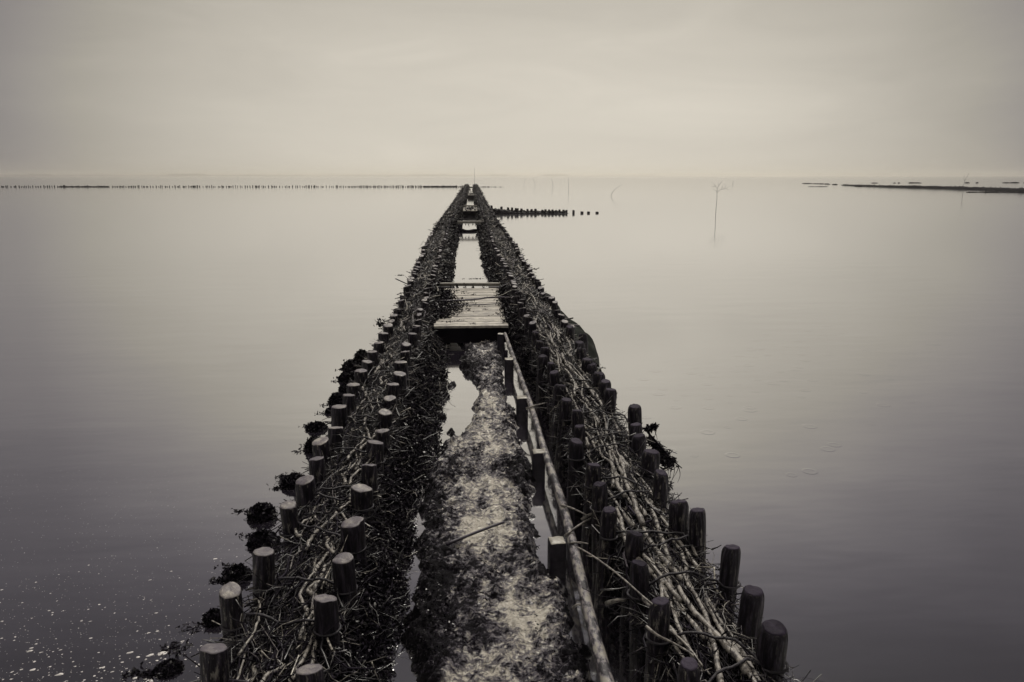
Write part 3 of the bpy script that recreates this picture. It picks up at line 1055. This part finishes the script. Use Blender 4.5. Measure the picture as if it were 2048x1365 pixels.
def platform(u0, u1, vf, vb, z, label):
    a_, b_, c_ = at(u0, vf, z), at(u1, vf, z), at((u0 + u1) / 2, vb, z)
    cx, cy, dy = (a_[0] + b_[0]) / 2, a_[1], c_[1] - a_[1]
    o = empty('small_platform', (cx, cy, 0))
    tag(o, label, 'platform', 'small platforms between the fences')
    d = MB()
    n = max(4, int(dy / .25))
    for i in range(n):
        d.box((0, (i + .5) * dy / n, z - .03 + random.uniform(-.01, .01)), (b_[0] - a_[0] + random.uniform(-.06, .06), dy / n * .9, .06))
    d.build('planks', M_PLANK, o, smooth=False)
    d = MB()
    d.box((0, .02, z / 2 - .1), (b_[0] - a_[0] + .04, .08, z + .1))
    d.build('front_board', M_DARK, o, smooth=False)
    wm = MB()
    weed_bits(wm, (0, dy * .5, z + .02), 160, ((b_[0] - a_[0]) * .28, dy * .3, .02), .09)
    wm.build('seaweed_cover', M_CLUMP, o)


platform(926, 955, 421.5, 415, .33, 'small weed strewn platform between the fences, level with the right jetty')
platform(936, 947.5, 390.5, 387.5, .36, 'small dark platform between the fences near the far end')

# ------------------------------------------------------------------ seaweed clumps on the water


def clump(u, v, wd, hg, label, cat='seaweed clump', tail=0, name='seaweed_clump', group='seaweed clumps left of the left fence'):
    """a tuft of weed rooted at the waterline pixel (u, v), wd pixels wide, hg high"""
    p = at(u, v, 0)
    k = depth(p) / F
    rx, hz = wd * k * .46, hg * k * .64
    b = MB()
    n, m_ = 26, 12
    th = np.linspace(0, 2 * np.pi, n, endpoint=False)
    rings = []
    sd_ = random.randrange(1000)
    for q in np.linspace(0, 1, m_):
        e = math.sqrt(max(0.0, 1 - q ** 2.4)) + .02
        nn = 1 + .55 * fbm(np.cos(th) * 1.9 + sd_, np.sin(th) * 1.6, q * 3, 7, 3)
        rings.append(np.stack([np.cos(th) * rx * e * nn, np.sin(th) * rx * e * nn, np.full(n, -.04 + (hz + .02) * q) + .1 * hz * fbm(np.cos(th) * 2 + sd_, np.sin(th) * 2, q, 9, 2)], -1))
    b.grid(np.array(rings), closed=True)
    N = 900
    a_ = rng.uniform(0, 2 * np.pi, N)
    q = rng.uniform(0, 1, N)
    e = np.sqrt(1 - q ** 2.4)
    C = np.stack([np.cos(a_) * rx * e * rng.uniform(.8, 1.35, N), np.sin(a_) * rx * e * rng.uniform(.8, 1.2, N), hz * q * rng.uniform(.7, 1.1, N)], -1)
    b.flakes(C, np.full(N, .03 if rx > .05 else .02), 2.0)
    S_ = 26
    a_ = rng.uniform(0, 2 * np.pi, S_)
    r0 = rx * rng.uniform(.5, 1.0, S_)
    r1 = rx * rng.uniform(1.0, 1.7, S_)
    tt = np.linspace(0, 1, 5)
    rad = r0[:, None] + (r1 - r0)[:, None] * tt[None]
    wob = a_[:, None] + rng.normal(0, .12, (S_, 5))
    zz = hz * (1 - tt[None]) ** 1.4 * rng.uniform(.4, 1.0, S_)[:, None] + .003
    b.tubes(np.stack([rad * np.cos(wob), rad * np.sin(wob), zz], -1), np.full((S_, 5), .004) * np.linspace(1, .4, 5)[None], 4)
    if tail:
        for s_ in range((tail + 1) // 2):
            cx = -rx - random.uniform(.0, .10)
            cy = random.uniform(-.1, .14)
            M_ = random.randint(20, 34)
            C = np.stack([rng.normal(cx, .035, M_), rng.normal(cy, .02, M_), np.abs(rng.normal(.004, .006, M_))], -1)
            b.flakes(C, np.full(M_, .022), 2.0, up=.7)
    o = b.build(name, M_CLUMP, loc=(p[0], p[1], 0))
    tag(o, label, cat, group)


CL = [(337, 1340, 44, 20, 2, 'flat dark seaweed clump on the water at the bottom edge, left of the lowest post'),
      (430, 1242, 36, 34, 2, 'dark seaweed clump half hidden behind the second lowest left outer post'),
      (474, 1156, 44, 36, 3, 'pointed dark seaweed clump with floating scraps, left of the third lowest outer post'),
      (527, 1088, 50, 38, 2, 'round dark seaweed clump just below another one, left of the fourth lowest post'),
      (524, 1034, 46, 38, 2, 'dark seaweed clump left of the fourth post up in the left outer row'),
      (590, 970, 46, 32, 3, 'ragged dark seaweed clump left of the fifth post up, with drifting scraps'),
      (630, 900, 32, 40, 4, 'tall dark seaweed clump beside a long trail of floating scraps'),
      (633, 858, 34, 18, 2, 'flat dark seaweed clump lying just above the tall trailing one'),
      (658, 826, 12, 14, 1, 'tiny dark seaweed tuft beside the left fence, smallest of all'),
      (674, 806, 26, 30, 1, 'dark rounded seaweed clump left of the eighth post in the outer row'),
      (692, 782, 22, 22, 0, 'dark seaweed clump pressed against the left fence above the rounded one'),
      (696, 760, 30, 26, 3, 'broad dark seaweed clump with a line of scraps floating out'),
      (708, 736, 38, 24, 2, 'wide dark seaweed clump under the tallest one against the left fence'),
      (724, 724, 28, 36, 1, 'tallest dark seaweed clump standing against the left fence, farthest up')]
for (u, v, wd, hg, tl, lb) in CL:
    clump(u, v, wd, hg, lb, tail=tl)

# scraps drifting farther out
for i, (u, v, wd, lb) in enumerate([(950, 558, 26, 'thin dark strand of seaweed floating between the fences beyond the bridge'), (800, 551, 8, 'tiny scrap of seaweed adrift left of the left fence, level with the bridge'), (565, 955, 14, 'small scrap of seaweed adrift left of the ragged clump'), (345, 1300, 40, 'thin line of seaweed scraps adrift beside the lowest left outer post'), (300, 1350, 22, 'small patch of seaweed adrift in the bottom foam')]):
    p = at(u, v, 0)
    k = depth(p) / F
    n = 70
    b = MB()
    b.flakes(np.stack([rng.normal(0, wd * k * .4, n), rng.normal(0, .025, n), np.abs(rng.normal(.003, .004, n))], -1), np.full(n, .02), 2.0, up=.7)
    tag(b.build('seaweed_scrap', M_CLUMP, loc=p), lb, 'seaweed scrap', 'seaweed scraps adrift')

# ------------------------------------------------------------------ dark sheet behind the right outer posts
OUT = [(1098, 601), (1110, 602), (1119, 610), (1123, 622), (1129, 634), (1140, 643), (1155, 648), (1166, 658), (1178, 670), (1190, 684), (1196, 698), (1199, 708), (1198, 718), (1195, 726), (1201, 732), (1205, 745)]
top = []
for (u, v) in OUT:
    p = at(u, v, .16)
    top.append(p)
T = smooth_path(top, 44)
rings = []
for i, p in enumerate(T):
    y = p[1]
    xo = float(row_x('right', 'outer', y))
    x_out = max(p[0], xo + .03)
    sec = []
    for q in np.linspace(0, 1, 14):
        # rises from the posts, rounds over and drops into the water
        a_ = q * math.pi * .5
        xx = xo + .01 + (x_out - xo) * math.sin(a_) ** .8
        zz = -.05 + .37 * math.cos(a_) ** .62 + (.018 * math.sin(i * .9) + .012 * math.sin(i * .37 + q * 5)) * math.sin(q * math.pi)
        if q > .8:
            zz = min(zz, .21 - (q - .8) / .2 * .25)
        sec.append((xx, y, zz))
    rings.append(sec)
b = MB()
Pg = np.array(rings)
b.grid(Pg[::-1])
inn = Pg.copy()
inn[:, :, 2] -= .012
inn[:, :, 0] -= .008
b.grid(inn)
o = b.build('dark_sheet', M_TARP)
tag(o, 'smooth dark green sheet bulging over the water behind the right outer posts', 'sheet')

# ------------------------------------------------------------------ snagged weedy branch right of the right fence
q0 = at(1283, 857, .42)
sn = empty('snagged_branch', q0)
tag(sn, 'ragged dark branch draped with seaweed sticking out over water right of the right fence', 'branch')


def loc(u, v, z):
    return at(u, v, z) - q0


b = MB()
for pts, r in (([loc(1268, 858, .40), loc(1290, 858, .42), loc(1306, 854, .44), loc(1319, 849, .46)], .012),
               ([loc(1290, 858, .42), loc(1298, 868, .38), loc(1312, 884, .33), loc(1326, 899, .28), loc(1341, 917, .22), loc(1352, 927, .18), loc(1364, 937, .15)], .010),
               ([loc(1326, 898, .28), loc(1338, 900, .28), loc(1354, 908, .26)], .004),
               ([loc(1290, 860, .4), loc(1284, 868, .37)], .004)):
    P = smooth_path(pts, 12)
    b.tubes(P[None], (r * np.linspace(1, .4, 12) * rng.uniform(.8, 1.25, 12))[None], 6)
for (u, v, z, dz) in ((1300, 857, .43, .14), (1304, 856, .43, .10), (1308, 855, .44, .15), (1312, 853, .44, .12), (1299, 872, .37, .12), (1303, 877, .35, .1), (1338, 925, .2, .16), (1345, 928, .19, .16), (1357, 932, .17, .13), (1342, 920, .2, .15), (1340, 901, .27, .05), (1352, 930, .17, .12)):
    p = loc(u, v, z)
    n = 6
    t = np.linspace(0, 1, n)
    P = p + np.stack([.02 * np.sin(t * 3 + u) - .01 * t, -.01 * t, -dz * t], -1)
    b.tubes(P[None], (np.linspace(.0035, .0012, n))[None], 4)
b.build('bare_branch', M_CLUMP, sn)
for pts, n, sp in (([loc(1296, 880, .28), loc(1318, 895, .24), loc(1336, 915, .19), loc(1345, 928, .15)], 420, .016), ([loc(1292, 858, .42), loc(1312, 853, .45)], 120, .010), ([loc(1318, 915, .12), loc(1338, 935, .08)], 160, .022)):
    P = smooth_path(pts, 20)
    b = MB()
    b.flakes(P[rng.integers(0, 20, n)] + rng.normal(0, sp, (n, 3)), np.full(n, .03), 2.4)
    b.build('seaweed_drape', M_CLUMP, sn)

# a little sprig on the left fence's outer edge
q1 = at(762, 650, .5)
b = MB()
for (u, v, z) in ((749, 640, .55), (755, 636, .58), (771, 637, .58), (752, 650, .5), (768, 643, .56)):
    P = smooth_path([np.zeros(3), (at(u, v, z) - q1) * .5 + rng.normal(0, .01, 3), at(u, v, z) - q1], 6)
    b.tubes(P[None], np.linspace(.006, .002, 6)[None], 4)
b.flakes(rng.normal(0, .025, (60, 3)) + np.array([0, 0, .02]), np.full(60, .03), 2)
tag(b.build('weedy_sprig', M_CLUMP, loc=q1), 'ragged little sprig poking out over the water from the left fence by the bridge', 'sprig')

# ------------------------------------------------------------------ foam specks and rain ripples
fm = MB()
k = 8
th = np.arange(k) / k * 2 * np.pi


def foam(u, v, r, asp=1.0):
    p = at(u, v, 0)
    rz = random.uniform(0, 3)
    rings = []
    rr = r * (1 + .25 * rng.normal(0, 1, k))
    for q, z in ((1.0, -.002), (.85, .35), (.5, .7), (.05, .8)):
        x, y = np.cos(th) * rr * q * asp, np.sin(th) * rr * q
        rings.append(np.stack([p[0] + x * math.cos(.4) - y * math.sin(.4), p[1] + x * math.sin(.4) + y * math.cos(.4), np.full(k, z * r * .5)], -1))
    fm.grid(np.array(rings), closed=True)


n = 0
while n < 700:
    u, v = random.uniform(-20, 505), random.uniform(1000, 1385)
    dens_ = ((v - 1000) / 365) ** 2.2 * 1.1 + .55 * math.exp(-((u - (560 - (v - 950) * .35)) / 90) ** 2) * (v > 1010)
    if random.random() > dens_ or (u > 420 and v > 1180) or u > 500 - (v - 1000) * .25 + 10:
        continue
    s_ = random.random()
    foam(u, v, (.0009 + .0042 * s_ ** 5) * (.5 + .7 * (v - 1000) / 365), random.uniform(1, 2.0))
    n += 1
for i in range(1000):
    u, v = random.uniform(0, 640), random.uniform(930, 1300)
    if u < 660 - (v - 900) * .62:
        foam(u, v, random.uniform(.0008, .0016), 1.3)
for (u, v, r) in ((325, 1307, .022), (300, 1311, .014), (260, 1306, .013), (398, 1349 - 18, .016), (120, 1349, .014), (270, 1357, .013), (298, 1362, .014), (65, 1340, .012), (58, 1303, .012), (470, 1129, .010), (525, 1064, .009), (430, 1118, .009)):
    foam(u, v, r * .62, 1.8)
tag(fm.build('sea_foam', M_FOAM), 'white foam specks scattered on the dark water at the lower left', 'foam', kind='stuff')

rp = MB()
for i in range(110):
    u = random.gauss(1500, 190)
    v = random.gauss(735, 55) if i < 80 else random.uniform(640, 960)
    if u < 1260 or u > 2040 or v < 640:
        continue
    p = at(u, v, 0)
    r = random.uniform(.03, .075)
    kk = 26
    tt = np.arange(kk) / kk * 2 * np.pi
    rings = []
    for q, z in ((1.02, -.002 * r), (.78, .020 * r), (.54, -.001 * r), (.3, -.002 * r)):
        rings.append(np.stack([p[0] + np.cos(tt) * r * q, p[1] + np.sin(tt) * r * q, np.full(kk, z)], -1))
    rp.grid(np.array(rings), closed=True)
tag(rp.build('rain_ripples', M_WATER), 'faint round rain ripples on the pale water right of the right fence', 'ripples', kind='stuff')

# ------------------------------------------------------------------ jetty branching off to the right
JU = [983, 1003, 1016, 1024, 1032, 1035, 1043, 1055, 1063, 1071, 1085, 1091, 1098, 1105, 1112, 1119, 1127, 1133, 1147, 1164, 1177, 1194]
JV = [412, 414, 415.5, 415.5, 416.5, 417, 418, 419, 418.5, 418, 420, 419, 420, 419.5, 420.5, 420, 420, 420.5, 421, 423.4, 423.6, 424.4]
for i, (u, v) in enumerate(zip(JU, JV)):
    p = at(u, 427, 0)
    k_ = depth(p) / F
    h = (427 - v) * k_ * random.uniform(.95, 1.05)
    make_post(p[0], p[1], h, .075 if u < 1150 else .10, VLOW[i % 5], f'black jetty post, {ORD[i]} from the right fence along the side jetty' if i < 18 else ['black weedy stub just past the end of the side jetty', 'low black stub in open water beyond the side jetty, wider one', 'low black stub in open water beyond the side jetty, next after the wider one', 'tiny outermost black stub of the side jetty'][i - 18], 'posts of the side jetty', (random.uniform(-.08, .08), 0), 'jetty_post', 'jetty post', capped=False).data
jb = MB()
U = np.linspace(976, 1136, 90)
rings = []
for u in U:
    p = at(u, 427.2, 0)
    hh = np.interp(u, [976, 1000, 1012, 1030, 1050, 1080, 1110, 1136], [.36, .28, .20, .11, .08, .07, .06, .03]) * random.uniform(.8, 1.15)
    w_ = .28
    rings.append([(p[0], p[1] + dy, zz * hh + (-.1 if zz == 0 else 0)) for dy, zz in ((-w_, 0), (-w_ * .8, .55), (-w_ * .35, .95), (w_ * .2, 1.0), (w_ * .7, .7), (w_, 0))])
jb.grid(np.array(rings)[::-1])
Pn = np.array([at(u, 427, 0) for u in rng.uniform(978, 1134, 1500)])
hh = np.interp(Pn[:, 0], [at(976, 427)[0], at(1030, 427)[0], at(1134, 427)[0]], [.40, .22, .12])
Pn[:, 1] += rng.normal(0, .2, 1500)
Pn[:, 2] = hh * rng.uniform(.1, .75, 1500)
jb.flakes(Pn, np.full(1500, .10), 2)
tag(jb.build('brushwood', M_CLUMP), 'low black weedy brushwood between the posts of the side jetty on the right', 'brushwood', kind='stuff')

# ------------------------------------------------------------------ far stakes across the left and far right
fs = MB()
u = -60.0
while u < 1008:
    p = at(u, 374.6, 0)
    k_ = depth(p) / F
    h = random.uniform(1.6, 3.8) * k_
    if u > 958:
        h *= .55 * (1 - (u - 958) / 80)
    if not (936 < u < 956):
        r = random.uniform(.07, .13) * (1.3 if random.random() < .2 else 1)
        fs.tubes(np.array([[p[0], p[1], -.1], [p[0] + random.uniform(-.05, .05), p[1], h]])[None], np.array([[r, r * .9]]), 6)
    u += random.choice([2.4, 3.2, 3.4, 4.4, 5.2, 6.5]) if u < 700 else random.choice([2.4, 3.2, 4.0])
for (u0, u1, hp) in ((118, 216, 1.8), (846, 912, 2.2)):
    rings = []
    for u in np.linspace(u0, u1, 50):
        p = at(u, 374.6, 0)
        h = hp * depth(p) / F * random.uniform(.7, 1.2)
        rings.append([(p[0], p[1] - .4, -.1), (p[0], p[1] - .2, h * .8), (p[0], p[1] + .2, h), (p[0], p[1] + .5, -.1)])
    fs.grid(np.array(rings)[::-1])
tag(fs.build('distant_stakes', M_DARK), 'long dotted row of tiny black stakes across the water on the left', 'stakes', kind='stuff')


def breakwater(line_, hgt, label, gaps=0.0, posts=True, wid=.5, rag=.45):
    b = MB()
    pts = np.array([at(u, v, 0) for (u, v) in line_])
    d = np.concatenate([[0], np.cumsum(np.linalg.norm(np.diff(pts, axis=0), axis=1))])
    n = int(max(30, d[-1] / .8))
    t = np.linspace(0, d[-1], n)
    P = np.stack([np.interp(t, d, pts[:, i]) for i in range(3)], -1)
    h = hgt * (1 + rag * fbm(t * .9, 0, 0, 5, 3)) * np.interp(t / d[-1], [0, .6, 1], [1, .9, .5])
    if gaps:
        h = np.where(vnoise(t * .28, 3, 0, int(d[-1])) + .8 * vnoise(t * .9, 9, 0, 2) > gaps - .3, h, -.3)
    tg = np.gradient(P, axis=0)
    nrm = np.stack([-tg[:, 1], tg[:, 0], 0 * tg[:, 0]], -1)
    nrm /= np.linalg.norm(nrm, axis=1, keepdims=True) + 1e-9
    sec = []
    for q, z in ((-1, -.3), (-.85, .6), (-.4, .95), (.3, 1.0), (.8, .65), (1, -.3)):
        pz = P + nrm * wid * q
        pz[:, 2] = np.where(z < 0, -.3, h * z)
        sec.append(pz)
    b.grid(np.array(sec).transpose(1, 0, 2))
    if posts:
        for i in range(0, n, 2):
            if h[i] > 0:
                x, y = P[i, 0] + random.uniform(-.3, .3), P[i, 1] + random.uniform(-.3, .3)
                b.tubes(np.array([[x, y, -.1], [x, y, h[i] + random.uniform(.0, .16)]])[None], np.array([[.07, .06]]), 6)
    o = b.build('brushwood_breakwater', M_DARK, loc=None)
    c = P.mean(0)
    o.data.transform(Matrix.Translation(-Vector(c)))
    o.location = c
    tag(o, label, 'breakwater', 'low breakwaters at the far right')


breakwater([(2200, 390), (2048, 383.4), (1960, 379.8), (1900, 377.8), (1830, 376), (1775, 374.6), (1735, 373.2), (1690, 371.2)], .46, 'long low black breakwater tapering away at the right edge, thickest of them', wid=.8, rag=.14)
breakwater([(2160, 385.0), (2048, 385.2), (1936, 385.4)], .15, 'short low black breakwater in front of the thick one at the right edge')
breakwater([(1785, 373.8), (1720, 373.9), (1618, 374)], .16, 'broken thin dark line of breakwater left of the thick one', gaps=.35, posts=False)
breakwater([(1690, 371.2), (1655, 369), (1625, 368), (1570, 367.2)], .2, 'fading dashed tip of the long breakwater toward the horizon', gaps=.42)
breakwater([(2100, 366.3), (1900, 366.6), (1700, 367.0)], .3, 'faint dashed breakwater farthest out at the right, behind the others', gaps=.42, posts=False)

# ------------------------------------------------------------------ saplings stuck in the water as markers


def sapling(name, base, strokes, r, label, z0=-.3):
    """strokes: lists of (u, v) pixels at the base's distance, first one the stem"""
    p = at(*base, 0)
    dz = depth(p)
    cc = np.array([0, 0, HC])

    def pos(u, v):
        d = CM @ np.array([(u - 1024) / F, -(v - 682.5) / F, -1.0])
        q = cc + d * dz
        return q - p
    o = empty(name, p)
    tag(o, label, 'sapling' if name == 'bare_sapling' else 'pole', None)
    for i, st in enumerate(strokes):
        pts = [pos(*s_) for s_ in st]
        if i == 0:
            pts = [pts[0] + np.array([0, 0, z0])] + pts
        else:
            for q in range(len(pts)):
                pts[q] = pts[q] + np.array([0, random.uniform(-.25, .25) * q / len(pts), 0])
        P = smooth_path(pts, 14)
        b = MB()
        rr = .66 * r * (1 if i == 0 else .55) * np.linspace(1, .5 if i == 0 else .35, 14)
        b.tubes(P[None], rr[None], 6)
        b.build('stem' if i == 0 else 'branch', M_SAPLING, o)


sapling('bare_sapling', (1431.5, 429), [[(1431.5, 429), (1432, 415), (1434, 402), (1434, 390), (1434, 383), (1433, 377), (1436, 372), (1440, 368), (1445, 363)],
        [(1434, 383), (1442, 380), (1452, 377.5), (1458, 374), (1462, 371.5)],
        [(1434, 384), (1430, 381), (1426, 378)],
        [(1433, 377), (1431, 372), (1427, 367), (1423, 364)],
        [(1442, 380), (1445, 376), (1444, 371)],
        [(1437, 371), (1436, 367), (1438, 364)],
        [(1452, 377.5), (1456, 380), (1458, 381)],
        [(1431, 372), (1428, 374), (1424, 373)],
        [(1447, 378.5), (1452, 373), (1450, 369)],
        [(1434, 386), (1437, 383), (1440, 383.5)]], .022, 'bare leafless sapling standing alone in the water on the right, spread twigs at its top')
sapling('bare_sapling', (1222, 393), [[(1222, 393), (1223, 388), (1226, 383), (1231, 378), (1237, 374), (1244, 370.5)], [(1226, 383), (1225, 386), (1224, 389)]], .028, 'bare sapling bent over to the right, standing in open water past the side jetty')
sapling('bare_sapling', (1137, 382), [[(1137.5, 382), (1137, 374), (1137, 364), (1136.5, 354)]], .03, 'straight thin bare sapling in far water above the side jetty')
sapling('bare_sapling', (1106, 374), [[(1106, 374), (1105.5, 368), (1104, 362), (1103, 358)]], .04, 'short curved bare sapling in far water, left of the straight one')
sapling('bare_sapling', (1070, 372), [[(1070, 372), (1070, 366), (1067, 360), (1064, 358)]], .03, 'faint hooked bare sapling, second one left of the straight one')
sapling('bare_sapling', (1049, 371), [[(1048, 371), (1048, 364), (1051, 358.5), (1054, 358)]], .03, 'faintest hooked bare sapling in far water, nearest to the far end of the fences')
sapling('bare_sapling', (1926.5, 385.5), [[(1926.5, 385.5), (1926.5, 378), (1927.5, 369), (1929.5, 362), (1933, 355), (1938, 347)], [(1929, 363), (1928, 356), (1928.5, 349)]], .035, 'thin forked bare sapling standing by the long breakwater at the right edge')
sapling('bare_sapling', (1466, 369), [[(1465.5, 369), (1466, 366), (1466.5, 362)]], .07, 'tiny upright dark stub far out, right of the spreading sapling')
sapling('marker_pole', (949, 374.5), [[(949, 374.5), (949.2, 364), (949, 350), (949, 336)]], .05, 'tall thin marker pole standing at the far end of the fences')

# ------------------------------------------------------------------ far shore and its tree belts
D = 7000.0


def shore_pt(u, dist=D):
    a_ = math.atan((u - 1024) / F * math.cos(TH)) + PSI
    return math.sin(a_) * dist, math.cos(a_) * dist


PXM = D / (F / math.cos(TH))          # metres per pixel at the shore
ub = np.linspace(-500, 1500, 400)
sec = []
for dq, z in ((0, -1), (10, .7), (60, 1.0), (160, 1.0), (220, -1)):
    ring = []
    for u in ub:
        x, y = shore_pt(u, D + dq)
        h = 2.2 * PXM * (1 + .25 * fbm(u * .02, 0, 0, 4, 3)) * np.interp(u, [-500, 900, 1250, 1480], [1.1, 1.0, .7, .1])
        ring.append((x, y, h * z if z > 0 else -1))
    sec.append(ring)
b = MB()
b.grid(np.array(sec))
tag(b.build('far_shore', M_SHORE), kind='structure')
for (u0, u1, hp, lb) in ((332, 418, 4.6, 'faint grey belt of trees on the far shore, most distinct one on the left'), (52, 108, 3.6, 'faint grey low wood on the far shore near the left edge'), (-120, 44, 3.0, 'faint grey wood on the far shore cut by the left edge'), (815, 905, 3.4, 'faint grey trees on the far shore just left of the far end of the fences'), (976, 1020, 3.4, 'faint grey trees on the far shore right of the marker pole'), (1080, 1140, 3.6, 'faintest grey trees on the far shore above the saplings')):
    b = MB()
    us = np.linspace(u0, u1, int((u1 - u0) * 1.6))
    for u in us:
        x, y = shore_pt(u, D + 60 + random.uniform(-20, 20))
        e = min(1, (u - u0) / 12 + .35, (u1 - u) / 12 + .35)
        h = hp * PXM * e * random.uniform(.75, 1.12)
        r = random.uniform(4, 8)
        tt = np.arange(8) / 8 * 2 * np.pi
        rings = []
        for q, z in ((.3, 0), (.9, .3), (1.0, .55), (.75, .82), (.1, 1.0)):
            jit = rng.uniform(.75, 1.25, 8)
            rings.append(np.stack([x + np.cos(tt) * r * q * jit, y + np.sin(tt) * r * q * jit, np.full(8, z * h)], -1))
        b.grid(np.array(rings), closed=True)
    tag(b.build('far_wood', M_SHORE), lb, 'trees', 'woods on the far shore', 'stuff')

# ------------------------------------------------------------------ haze
hz = MB()
SH = 9500.0
hz.box((0, 0, 13.5), (2 * SH, 2 * SH, 31.0))
m = bpy.data.materials.new('sea_haze')
m.use_nodes = True
t = m.node_tree
t.nodes.clear()
pv = nd(t, 'ShaderNodeVolumePrincipled')
pv.inputs['Color'].default_value = (.94, .915, .86, 1)
pv.inputs['Density'].default_value = 2.8e-4
pv.inputs['Anisotropy'].default_value = 0.93
mo = nd(t, 'ShaderNodeOutputMaterial')
t.links.new(pv.outputs[0], mo.inputs['Volume'])
o = hz.build('haze', m, smooth=False)
tag(o, 'pale sea haze', 'haze', kind='stuff')
